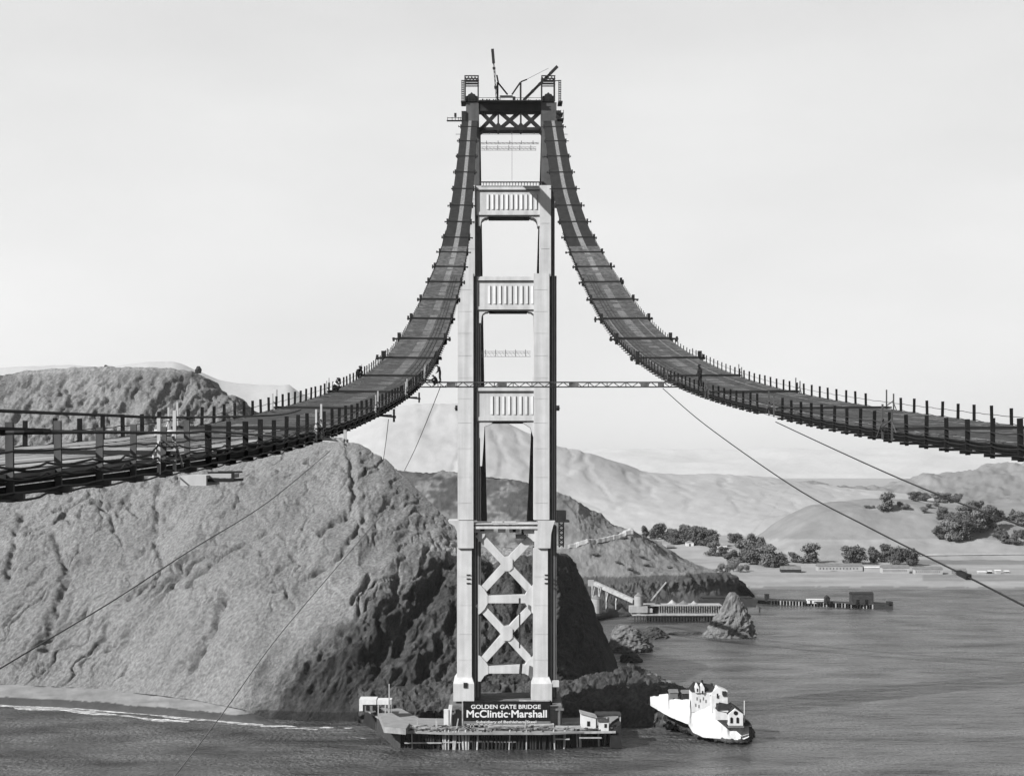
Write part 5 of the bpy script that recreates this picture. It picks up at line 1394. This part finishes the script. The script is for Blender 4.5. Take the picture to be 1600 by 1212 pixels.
# ------------------------------------------------------------------ sea rocks
def crag(name, prof, z, dratio, m, label, cat, seed=0, nseg=46, amp=0.16, group=None):
    """rock by its left/right outline in the photo: prof = [(py, xl, xr)] from bottom to top"""
    pr = np.array(prof, float); rows = 34
    t = np.linspace(0, 1, rows); py = np.interp(t, np.linspace(0,1,len(pr)), pr[:,0]); xl = np.interp(t, np.linspace(0,1,len(pr)), pr[:,1]); xr = np.interp(t, np.linspace(0,1,len(pr)), pr[:,2])
    vs = []; th = np.linspace(0, 2*np.pi, nseg, endpoint=False)
    for i in range(rows):
        c = W((xl[i]+xr[i])/2, py[i], z); r_ = (xr[i]-xl[i])/2*z/F
        x = c.x+r_*np.cos(th); y = z+r_*dratio*np.sin(th)+ (i/rows)*r_*0.2; zz_ = np.full(nseg, c.z)
        vs.append(np.stack([x,y,zz_],-1))
    G = np.array(vs); c0_ = G.mean(1, keepdims=True); d = G-c0_; sc_ = np.abs(d[...,0]).mean()
    q = np.stack([G[...,0]*1.0-G[...,2]*0.35, G[...,1], G[...,2]*0.35], -1)/(sc_*0.75)+seed
    nn = fbm(q, 4, 0.55, ridged=True)-0.9
    G = G + d*amp*nn[..., None]; G[...,2] += 0.05*sc_*fbm(G/(sc_*0.6)+3, 3)
    V_ = G.reshape(-1,3).tolist(); V_.append(G[-1].mean(0).tolist()); idx = np.arange(rows*nseg).reshape(rows, nseg)
    F_ = [(int(idx[i,j]), int(idx[i,(j+1)%nseg]), int(idx[i+1,(j+1)%nseg]), int(idx[i+1,j])) for i in range(rows-1) for j in range(nseg)]
    F_ += [(int(idx[-1,j]), int(idx[-1,(j+1)%nseg]), len(V_)-1) for j in range(nseg)]
    mb = MB(); mb.add(V_, F_); o = mb.build(name, m); tag(o, label, cat, group); return o
M_stack = mat("sea_rock", 0.17, 0.9, 0.6, 0.35, 8, bump=0.8, bscale=0.8, stretch=(1,1,0.35), spec=0.15)
M_stackd = mat("dark_sea_rock", 0.06, 0.9, 0.5, 0.3, 8, bump=0.6, bscale=0.8, spec=0.15)
crag("sea_stack", [(997,1098,1182),(990,1101,1180),(978,1107,1177),(968,1113,1172),(955,1124,1168),(942,1130,1162),(932,1135,1156),(925,1140,1149)], 990, 0.8, M_stack, "tall pointed sea stack standing in the water before the wharf", "sea stack", 3)
crag("rock", [(1021,954,1016),(1008,953,1020),(995,955,1010),(985,958,1000),(976,965,985)], 920, 1.2, M_stack, "large pale streaked rock at the cliff's right foot", "rock", 9, amp=0.14)
crag("rock", [(1000,998,1046),(992,1000,1043),(984,1008,1034),(979,1013,1026)], 985, 1.6, M_stackd, "dark humped rock right of the streaked rock", "rock", 5)
crag("rock", [(998,1038,1110),(993,1040,1108),(989,1046,1100),(987,1056,1090)], 1000, 0.35, M_stackd, "low dark reef reaching out to the tall sea stack", "rock", 6)
crag("rock", [(1042,968,1008),(1030,968,1003),(1022,972,996),(1017,976,988)], 870, 1.3, M_stackd, "rounded rock below the large streaked one", "rock", 7)
crag("rock", [(1062,990,1012),(1054,990,1009),(1048,992,1004)], 815, 1.3, M_stackd, "small dark rock beside the cliff where the spit begins", "rock", 8)
crag("rock", [(970,1092,1104),(967,1093,1102),(965,1096,1100)], 1075, 1.0, M_stackd, "tiny dark rock left of the tall sea stack", "rock", 2)
crag("rock", [(583,304,314),(577,305,315),(572,308,312)], 1003, 1.0, M_stackd, "dark boulder perched on the left hill's right shoulder", "boulder", 4)
crag("rock", [(574,162,169),(571,163,168),(570,164,166)], 1001, 1.0, M_stackd, "small dark boulder on the left hill's flat top", "boulder", 4)
#@@HARBOUR
# ------------------------------------------------------------------ gravel wharf with silos
gw = empty("loading_wharf", W(1060,972,1075), "low trestle wharf with two deck levels left of the tall sea stack", "wharf")
zg = 1078
mb = MB(); a = W(1006,945,zg); b = W(1128,944,zg); mb.box(a.x, b.x, zg, zg+14, a.z-0.6, a.z); mb.build("deck", M_timb2, gw)
mb = MB(); a3 = W(988,959,zg-4); b3 = W(1124,960,zg-4); mb.box(a3.x, b3.x, zg-5, zg+8, a3.z-0.9, a3.z); mb.build("lower_deck", M_timb2, gw)
mb = MB(); mb.box(a.x+2, b.x, zg+3, zg+13, -1, a.z-0.7); mb.build("fill_wall", M_timber, gw)
random.seed(8)
for i in range(30):
    px = 992+i*4.5; mb = MB(); c = W(px, 966, zg-4); mb.beam((c.x, zg-4, -1), (c.x, zg-4, a3.z-.9), 0.7); mb.build("pile", M_timber, gw)
for i in range(26):
    px = 1030+i*3.7; mb = MB(); c = W(px, 950, zg); mb.beam((c.x, zg-0.4, a3.z), (c.x, zg-0.4, a.z), 0.35); mb.build("strut", M_timb2, gw)
for i in range(7):
    px = 1034+i*13; mb = MB(); mb.beam(W(px,956,zg-.5), W(px+11,948,zg-.5), 0.3); mb.build("diagonal", M_timber, gw)
def silo(px0, px1, pyt, pyb, z, label, cap=3.0):
    s = empty("silo", W((px0+px1)/2, pyb, z), label, "silo", "cement silos"); c = W((px0+px1)/2, pyb, z); t_ = W(px1, pyt, z); r_ = (px1-px0)/2*z/F
    mb = MB(); mb.tube([(c.x, z, c.z-1), (c.x, z, t_.z)], r_, 18); mb.build("drum", M_silo, s, )
    mb = MB(); mb.tube([(c.x, z, t_.z+.05), (c.x, z, t_.z+cap*.5), (c.x, z, t_.z+cap)], [r_*1.04, r_*.6, r_*.2], 18); mb.build("cap", M_roofg, s)
    mb = MB()
    for k in (0.2, 0.4, 0.6, 0.8): zc = c.z+(t_.z-c.z)*k; mb.tube([(c.x, z, zc), (c.x, z, zc+.25)], r_*1.02, 18)
    mb.build("hoop", M_silo, s)
silo(923,940,935,955,1085,"left cement silo beside the conveyor's lower side", 2.2)
silo(991,1005,931,956,1076,"right cement silo standing at the wharf's shore end", 2.2)
mb = MB(); a = W(984,957,1073); b = W(1012,947,1073); mb.box(a.x, b.x, 1073, 1082, a.z, b.z); mb.box(b.x, b.x+3, 1074, 1080, a.z, b.z-1.5)
tag(mb.build("silo_footing", M_silo), "pale block footing under the right silo", "footing")
cv = empty("conveyor", W(955,925,1100), "long pale enclosed conveyor sloping down from a head house to the right silo", "conveyor")
mb = MB(); mb.beam(W(927,910,1105), W(991,939,1080), 2.6, 2.4); mb.build("gallery", M_timb2, cv)
mb = MB(); a = W(919,915,1105); b = W(928,906,1105); mb.box(a.x, b.x, 1103, 1108, a.z, b.z); mb.build("head_house", M_silo, cv)
mb = MB()
for px, y0 in ((925,915),(935,914),(947,919),(962,926)): mb.beam(W(px,y0,1098), W(px,952,1094), 0.6); mb.beam(W(px+4,y0+2,1098), W(px,940,1094), 0.4)
mb.build("trestle", M_timb2, cv)
dk = empty("shore_derrick", W(1020,940,1085), "slender derrick with a raised pale boom on the loading wharf", "derrick")
mb = MB(); mb.beam(W(1017,938,1085), W(1041,909,1085), 0.8); mb.build("boom", M_timb2, dk)
mb = MB(); mb.beam(W(1043,938,1086), W(1041,909,1086), 0.4); mb.build("mast", M_timber, dk)
mb = MB(); mb.beam(W(1041,909,1085), W(1004,938,1087), 0.15); mb.build("guy", M_ropel, dk)
random.seed(21)
def heap(px, py, wpx, hpx, z, m, label):
    c = W(px, py, z); r_ = wpx/2*z/F; h = hpx*z/F; vs = [(c.x, z, c.z+h)]; n = 12
    for k, f in ((1,.55),(2,1.0)):
        for j in range(n):
            a_ = j*2*math.pi/n; q = random.uniform(.85,1.15); vs.append((c.x+r_*f*q*math.cos(a_), z+r_*f*q*math.sin(a_), c.z+h*(1-f)*random.uniform(.7,1.2)))
    fs = [(0,1+j,1+(j+1)%n) for j in range(n)] + [(1+j,1+n+j,1+n+(j+1)%n,1+(j+1)%n) for j in range(n)]
    mb = MB(); mb.add(vs, fs); tag(mb.build("gravel_heap", m), label, "gravel heap", "gravel heaps on the loading wharf")
heap(1050,943,18,7,1086,M_silo,"pale gravel heap under the shore derrick's head")
heap(1068,943,16,6,1086,M_roofg,"grey gravel heap at the middle of the loading wharf")
heap(1084,943,12,5,1086,M_silo,"small pale gravel heap left of the dark barge")
heap(1028,944,14,5,1086,M_timber,"dark gravel heap at the foot of the shore derrick")
heap(972,955,14,7,1082,M_timber,"dark gravel heap between the two silos")
bgx = empty("barge", W(1113,946,1095), "long dark barge moored behind the loading wharf and sea stack", "barge")
mb = MB(); a = W(1096,946,1098); b = W(1190,938,1098); mb.prism([(a.x+1,a.z-2),(b.x-2,a.z-2),(b.x,b.z),(a.x,b.z)], 1110, 1122); mb.build("hull", M_timber, bgx)
mb = MB(); mb.box(a.x+2, b.x-4, 1111, 1120, b.z+.05, b.z+1.0); mb.build("cargo", M_steel, bgx)

# long pier
lp = empty("long_pier", W(1290,948,1165), "long thin pier on piles carrying sheds out into the bay", "pier")
zl = lambda px: float(np.interp(px, [1176,1395], [1205,1158]))
p0 = W(1176,940,zl(1176)); p1 = W(1366,945,zl(1366)); e0 = W(1395,944.5,zl(1395))
mb = MB(); mb.slab([(p0.x,p0.y),(p1.x,p1.y),(p1.x+1,p1.y+10),(p0.x,p0.y+10)], 2.6, 3.3); mb.build("deck", M_timber, lp)
mb = MB(); mb.slab([(p1.x,p1.y),(e0.x,e0.y-1),(e0.x+1,e0.y+14),(p1.x,p1.y+16)], -1, 3.4); mb.slab([(e0.x-3,e0.y-1),(e0.x,e0.y-1),(e0.x,e0.y+6),(e0.x-3,e0.y+6)], 3.4, 5.2); mb.build("pier_head", M_steel, lp)
mb = MB(); mb.slab([(p0.x,p0.y+6),(p1.x,p1.y+6),(p1.x,p1.y+9),(p0.x,p0.y+9)], -1, 2.5); mb.build("inner_wall", M_steel, lp)
for i in range(34):
    px = 1205+i*4.8; z = zl(px); mb = MB(); x = (px-CX)*z/F; mb.beam((x, z-.2, -1), (x, z-.2, 2.8), 0.75 if i % 3 == 0 else 0.5); mb.build("pile", M_timb2 if random.random() < .6 else M_timber, lp)
def bldg(name, px0, px1, pyt, pyb, z, dep, roofpx, wall, roof, label, cat, along='x', group=None, op=()):
    a = W(px0, pyb, z); b = W(px1, pyt, z)
    return shed(name, a.x, b.x, z, z+dep, a.z, b.z-a.z, roofpx*z/F, wall, roof, label, along, op, cat)
bldg("warehouse", 1331, 1365, 928, 944.5, 1166, 9, 3, M_timber, M_dark, "big dark warehouse at the outer end of the long pier", "warehouse", op=(("door",.2,.35,.0,.5),("door",.6,.75,.0,.5)))
bldg("hut", 1290, 1297, 934, 943, 1176, 5, 4, M_dark, M_dark, "dark peaked hut at the middle of the long pier", "hut", along='y', op=(("door",.35,.65,0,.5),))
bldg("office", 1262, 1287, 936.5, 942.5, 1184, 6, 1, M_white, M_white, "low white office left of the peaked hut on the long pier", "office", op=(("door",.15,.25,0,.8),))
bldg("hoist_shed", 1196, 1202, 928, 940, 1200, 5, 0.6, M_dark, M_timber, "narrow upright dark shed at the shore end of the long pier", "shed", op=(("door",.35,.65,0,.4),))
bldg("hut", 1176, 1183, 937, 941, 1206, 4, 0.5, M_white, M_white, "tiny white hut where the long pier leaves the shore", "hut", op=(("door",.35,.65,0,.6),))
for k, (px, py, lab) in enumerate(((1187,956,"lone dark mooring pile right of the sea stack"),)):
    mb = MB(); z = CH*F/(py-CY); x = (px-CX)*z/F; mb.beam((x, z, -1), (x, z, 3.6), 0.8); mb.beam((x-.4,z,2.2),(x+.9,z,2.4),.5); tag(mb.build("mooring_pile", M_timber), lab, "pile")

# ------------------------------------------------------------------ buildings on the flat
def flatb(name, px0, px1, pyt, pyb, label, wall=M_white, roof=M_roofg, roofpx=4.5, dep=10, cat="barrack", op=()):
    if wall is M_white: wall = M_barr
    h_ = hit((px0+px1)/2, pyb, ("coastal_flat",)) ; z = h_.y if h_ else 1450
    return bldg(name, px0, px1, pyt+roofpx, pyb, z, dep, roofpx, wall, roof, label, cat, op=op)
M_barr = mat("pale_barrack_wall", 0.44, 0.85, 0.15, 0.3)
OPN = tuple(("window", .04+.075*i, .06+.075*i, .4, .7) for i in range(12))
flatb("barn", 1221, 1252, 884.5, 894, "small grey-roofed barn with dark open front left of the long barracks", M_dark, M_roofg, 5, 9, "barn")
flatb("barrack", 1278, 1348, 880, 892, "longest white barrack, leftmost of the four", op=OPN)
flatb("barrack", 1379, 1421, 882.5, 896, "white barrack second from the left with a dark end wall", op=OPN)
flatb("barrack", 1430, 1473, 885, 897, "white barrack third from the left", op=OPN)
flatb("barrack", 1492, 1511, 888, 898, "shortest barrack, under the thick cable", M_roofg, op=OPN[:4])
flatb("shed", 1351, 1376, 885, 893, "low white lean-to between the first two barracks", M_white, M_white, 1.5, 8, "shed")
for k, (x0, x1, y0, y1, lab) in enumerate(((1545,1550,891,896,"small dark-fronted hut right of the barracks"),(1556,1564,890,896,"small white hut far right on the flat"),(1571,1577,891,895,"tiny grey hut rightmost on the flat"),(1529,1541,892,896,"low white hut right of the shortest barrack"))):
    flatb("hut", x0, x1, y0, y1, lab, (M_dark, M_white, M_roofg, M_white)[k], M_white, 1.5, 5, "hut")
for k, (x0, x1, y0, y1, lab) in enumerate(((1072,1084,845,853,"pale-gabled house left in the grove"),(1088,1099,844,850,"pale house half hidden in the middle of the grove"),(1120,1136,849,857,"pale house at the grove's right side"),(1043,1054,852,857,"long dark cabin at the grove's left foot"),(1026,1032,852,856,"small dark cabin on the grassy edge left of the grove"),(1024,1034,846,849,"tiny low dark cabin below the leftmost trees"))):
    h_ = hit((x0+x1)/2, y1) or W(x0, y1, 1500); z = min(max(h_.y, 1350), 1700)
    bldg("house" if k < 3 else "cabin", x0, x1, y0+2.5, y1, z, 7, 3, M_white if k < 3 else M_dark, M_deck if k < 3 else M_roofg, lab, "house" if k < 3 else "cabin", along='y' if k == 0 else 'x', op=(("door",.4,.6,0,.7),))
# road over the right hill foot
mb = MB(); vs = []
for px in range(1380, 1760, 6):
    y = 869.5-(px-1380)*0.012
    h0 = hit(px, y) or W(px, y, 1600); h1 = h0+Vector((0,16,0.9))
    vs += [h0+Vector((0,0,.7)), h1+Vector((0,0,1.2))]
n = len(vs)//2; mb.add(vs, [(2*i,2*i+2,2*i+3,2*i+1) for i in range(n-1)])
o = mb.build("coast_road", M_road); o["kind"] = "structure"

# ------------------------------------------------------------------ trees
def tree_proto(kind, seed):
    rnd = random.Random(seed); nr = np.random.RandomState(seed)
    H = 1.0
    root = bpy.data.objects.new("tree", None); COL.objects.link(root)
    tr = MB(); cr = MB(); lobes = []
    if kind == 'tall':      # eucalyptus: several upright clumps
        for k in range(13):
            a = rnd.uniform(0, 6.28); h = 0.14+0.74*k/12; r_ = rnd.uniform(0.04, 0.22)*(1.1-0.5*h); lobes.append((r_*math.cos(a), r_*math.sin(a), h, 0.15*rnd.uniform(.75,1.25), 0.15*rnd.uniform(.8,1.2)))
    elif kind == 'round':
        for k in range(17):
            a = rnd.uniform(0, 6.28); r_ = rnd.uniform(0.05, 0.34); h = rnd.uniform(0.16, 0.86)-r_*0.2; lobes.append((r_*math.cos(a), r_*math.sin(a), h, 0.17*rnd.uniform(.8,1.3), 0.15*rnd.uniform(.8,1.2)))
    elif kind == 'cone':
        for k in range(12):
            h = 0.12+0.78*k/12; a = rnd.uniform(0, 6.28); r_ = 0.2*(1-h); lobes.append((r_*math.cos(a), r_*math.sin(a), h, 0.22*(1.12-h), 0.12))
    else:                   # bush
        for k in range(7):
            a = rnd.uniform(0, 6.28); r_ = rnd.uniform(0.0, 0.4); lobes.append((r_*math.cos(a), r_*math.sin(a), rnd.uniform(0.3,0.65), 0.28*rnd.uniform(.8,1.2), 0.25))
    if kind != 'bush':
        tr.tube([(0,0,-0.05),(0.01,0,0.25),(0,0.01,0.6)], [0.03,0.022,0.01], 6)
    else: tr.tube([(0,0,-0.1),(0,0,0.3)], [0.04,0.02], 5)
    for (x,y,h,rx,rz) in lobes:
        tr.tube([(0,0,min(h*0.55,.5)), (x*0.6,y*0.6,h*0.85), (x,y,h)], [0.012,0.008,0.003], 4)
        n = int(150*(rx/0.17)**1.3)+40
        for i in range(n):
            d = nr.normal(size=3); d /= np.linalg.norm(d); rr = nr.uniform(0.5, 1.0) if i % 4 else nr.uniform(0.95, 1.35)
            c = Vector((x+d[0]*rx*rr, y+d[1]*rx*rr, h+d[2]*rz*rr)); s = rnd.uniform(0.018, 0.036)
            nrm = Vector(d)+Vector(nr.normal(size=3))*0.45; nrm.normalize(); u = nrm.orthogonal().normalized()*s; v = nrm.cross(u)*rnd.uniform(.7,1.3)
            cr.add([c-u-v*.6, c+u-v, c+u*.8+v, c-u*.9+v*.8], [(0,1,2,3)])
    t = tr.build("trunk", M_bark); c = cr.build("crown", M_leaf if kind != 'pale' else M_leaf2)
    for o in (t, c):
        o.data.transform(Matrix.Translation(o.location)); o.location = (0,0,0); o.parent = root
    return root
PRO = {k: [tree_proto(k, 100+10*i+j) for j in range(3)] for i, k in enumerate(('tall','round','cone','bush'))}
used = set(); tcount = 0
def plant(kind, px, pyb, pyt, label, wpx=None, group="trees along the shore and hill", pale=False, z=None):
    global tcount
    h_ = hit(px, pyb, ("coastal_flat","hill_right","hill_pale","hill_middle"))
    if z is not None: h_ = W(px, pyb, z)
    if h_ is None: h_ = W(px, pyb, 1650)
    p = PRO[kind][tcount % 3]; tcount += 1
    if p.name not in used: o = p; used.add(p.name)
    else: o = copy_tree(p)
    hm = (pyb-pyt)*h_.y/F*1.03
    nat = {'tall':0.58,'round':0.92,'cone':0.45,'bush':1.0}[kind]
    wm = hm if wpx is None else 1.18*wpx*h_.y/F/nat
    o.location = h_; o.scale = (wm, wm, hm); o.rotation_euler = (0,0,random.uniform(0,6.28))
    o.name = {'tall':'eucalyptus','round':'oak_tree','cone':'cypress','bush':'bush'}[kind]
    tag(o, label, "bush" if kind == 'bush' else "tree", group)
    if pale:
        for c in o.children:
            if c.name.startswith("crown"): c.data = c.data.copy(); c.data.materials.clear(); c.data.materials.append(M_leaf2)
random.seed(31)
G1 = "trees of the grove on the left of the bay"
ords = ["leftmost","second from left","third from left","fourth from left","fifth from left","sixth from left","seventh from left","eighth from left","ninth from left","tenth from left"]
for i, (x, b, t) in enumerate(((1018,841,818),(1029,841,815),(1040,843,821),(1052,850,827),(1066,848,820),(1077,849,822),(1089,849,822),(1100,850,824),(1113,852,828))):
    plant('tall', x, b, t, "tall eucalyptus in the grove's back row, "+ords[i], 15, G1)
for i, (x, b, t, wd, pal) in enumerate(((1064,862,846,20,True),(1081,866,851,13,False),(1100,867,848,20,False),(1113,868,846,18,False),(1128,869,853,18,False))):
    plant('round', x, b, t, ("pale" if pal else "dark")+" rounded tree in the grove's front row, "+ords[i], wd, G1, pale=pal)
for i, (x, b, t) in enumerate(((1023,842,820),(1035,842,818),(1046,846,826),(1058,850,830),(1072,850,824),(1083,851,824),(1095,852,826),(1107,853,828),(1118,854,834))):
    plant('tall', x, b, t, "smaller tree in front of the grove's back row, "+ords[i], 15, G1)
plant('tall', 1008, 838, 822, "narrow tree on the promontory ridge beside the road end", 10, G1)
plant('bush', 996, 834, 826, "low tree on the promontory ridge left of the narrow one", 10, G1)
G2 = "trees in the middle clump by the shore"
plant('round', 1149, 848, 832, "isolated round tree standing above the middle clump", 21, G2)
for i, (k, x, b, t, wd) in enumerate((('round',1142,880,856,22),('round',1162,878,842,28),('tall',1174,872,835,18),('round',1182,882,842,34),('round',1200,885,850,28),('round',1216,886,862,26),('round',1150,886,868,20),('tall',1190,880,840,16))):
    plant(k, x, b, t, "tree of the large middle clump, "+["at its left edge","tall, near its left side","highest, upright, at the middle","broad, at the centre","broad, right of the centre","low dark one at its right edge","small front one on the left","slender one with a pointed top"][i], wd, G2, pale=(i in (6,)))
for i, (x, b, t) in enumerate(((1108,884,876),(1118,888,876),(1127,892,878),(1136,894,880),(1146,893,878),(1157,894,881),(1166,892,880))):
    plant('bush', x, b, t, "thin pale shrub on the sandy slope below the middle clump, "+ords[i], 9, "pale shrubs below the middle clump", pale=True)
plant('round', 1240, 878, 860, "small round tree left of the larger tree by the barn", 18, G2)
plant('round', 1264, 879, 849, "large dark tree by itself above the barn", 32, G2)
plant('round', 1334, 881, 851, "broad tree with a gap in its crown above the first barrack", 33, "trees behind the barracks")
plant('round', 1366, 878, 851, "tree left in the row behind the barracks", 20, "trees behind the barracks")
plant('tall', 1382, 878, 850, "upright tree second in the row behind the barracks", 18, "trees behind the barracks")
plant('round', 1402, 883, 853, "rounded tree third in the row behind the barracks", 24, "trees behind the barracks")
plant('round', 1420, 884, 853, "dark tree last on the right in the row behind the barracks", 24, "trees behind the barracks")
G3 = "trees scattered on the right hill"
plant('round', 1384, 797, 769, "single broad tree on the right hill's crest left side", 26, G3)
for i, (x, b, t, wd) in enumerate(((1430,783,767,18),(1446,783,768,18),(1466,785,769,18),(1480,786,769,20),(1497,785,769,18))):
    plant('round', x, b, t, "tree in the row on the right hill's crest, "+ords[i], wd, G3)
for i, (x, b, t, wd) in enumerate(((1406,792,782,8),(1416,796,785,12),(1444,801,790,9),(1452,794,785,9),(1462,791,783,9),(1353,794,788,5),(1358,795,788,5),(1365,794,788,5))):
    plant('bush', x, b, t, "small bush on the right hill, "+["left one below the broad tree's right","round one right of the broad tree","dark one below the crest row","one just below the crest row","right one below the crest row","left of three by the broad tree","middle of three by the broad tree","right of three by the broad tree"][i], wd, G3)
plant('cone', 1410, 814, 800, "small conical tree alone on the open slope", 10, G3)
plant('cone', 1436, 812, 798, "thin bare upright tree on the open slope", 4, G3)
for i, (x, b, t, wd) in enumerate(((1474,812,791,18),(1468,842,818,24),(1484,845,812,28),(1500,844,806,30),(1516,838,800,30),(1532,832,795,30),(1546,826,790,26),(1492,822,797,26),(1508,812,788,26),(1524,806,781,24),(1541,808,786,20),(1552,815,790,18))):
    plant('round', x, b, t, "tree in the big dark wood on the right hill, "+["at its upper left","lowest on the left","low, second from left","low, third from left","low, fourth from left","low, fifth from left","low, at the right end","in its centre left","in its centre","the highest top","upper right","at its right edge"][i], wd, "trees of the big dark wood on the right hill")
for i, (k, x, b, t, wd) in enumerate((('round',1563,811,796,14),('cone',1583,812,795,11),('round',1596,822,799,20),('cone',1560,840,820,12),('cone',1569,848,826,12),('cone',1586,851,826,11),('round',1598,842,826,14))):
    plant(k, x, b, t, "tree right of the big dark wood, "+["nearest to it","upright and pointed","dark, at the picture's edge, upper","small, leaning, under the wood's end","small, next lower","slim, lowest on the right","at the picture's edge, lower"][i], wd, G3)
for L in PRO.values():
    for p in L:
        if p.name.startswith("tree"):
            for c in list(p.children): bpy.data.objects.remove(c)
            bpy.data.objects.remove(p)
random.seed(77)
for i, (x, y) in enumerate(((930,868),(1003,872),(1010,884),(985,891),(965,880),(1045,888),(975,842))):
    plant('bush', x, y, y-5, "low dark bush on the promontory slope, "+["far left","upper middle","lower middle","left above the cliff edge","left of the middle","right above the cliff edge","just under the road"][i], 9, "bushes on the promontory slope")

# ------------------------------------------------------------------ air
hz = MB(); hz.box(-6000, 6000, -900, 12500, -3.5, 1500)
m = bpy.data.materials.new("haze_air"); m.use_nodes = True; t = m.node_tree
t.nodes.remove(t.nodes["Principled BSDF"])
pv = t.nodes.new("ShaderNodeVolumePrincipled"); pv.inputs["Color"].default_value = (0.95,0.95,0.95,1); pv.inputs["Density"].default_value = 1.6e-5; pv.inputs["Anisotropy"].default_value = 0.2
t.links.new(pv.outputs[0], t.nodes["Material Output"].inputs["Volume"])
o = hz.build("haze", m); tag(o, "thin pale haze filling the air over the bay", "haze", kind="stuff")
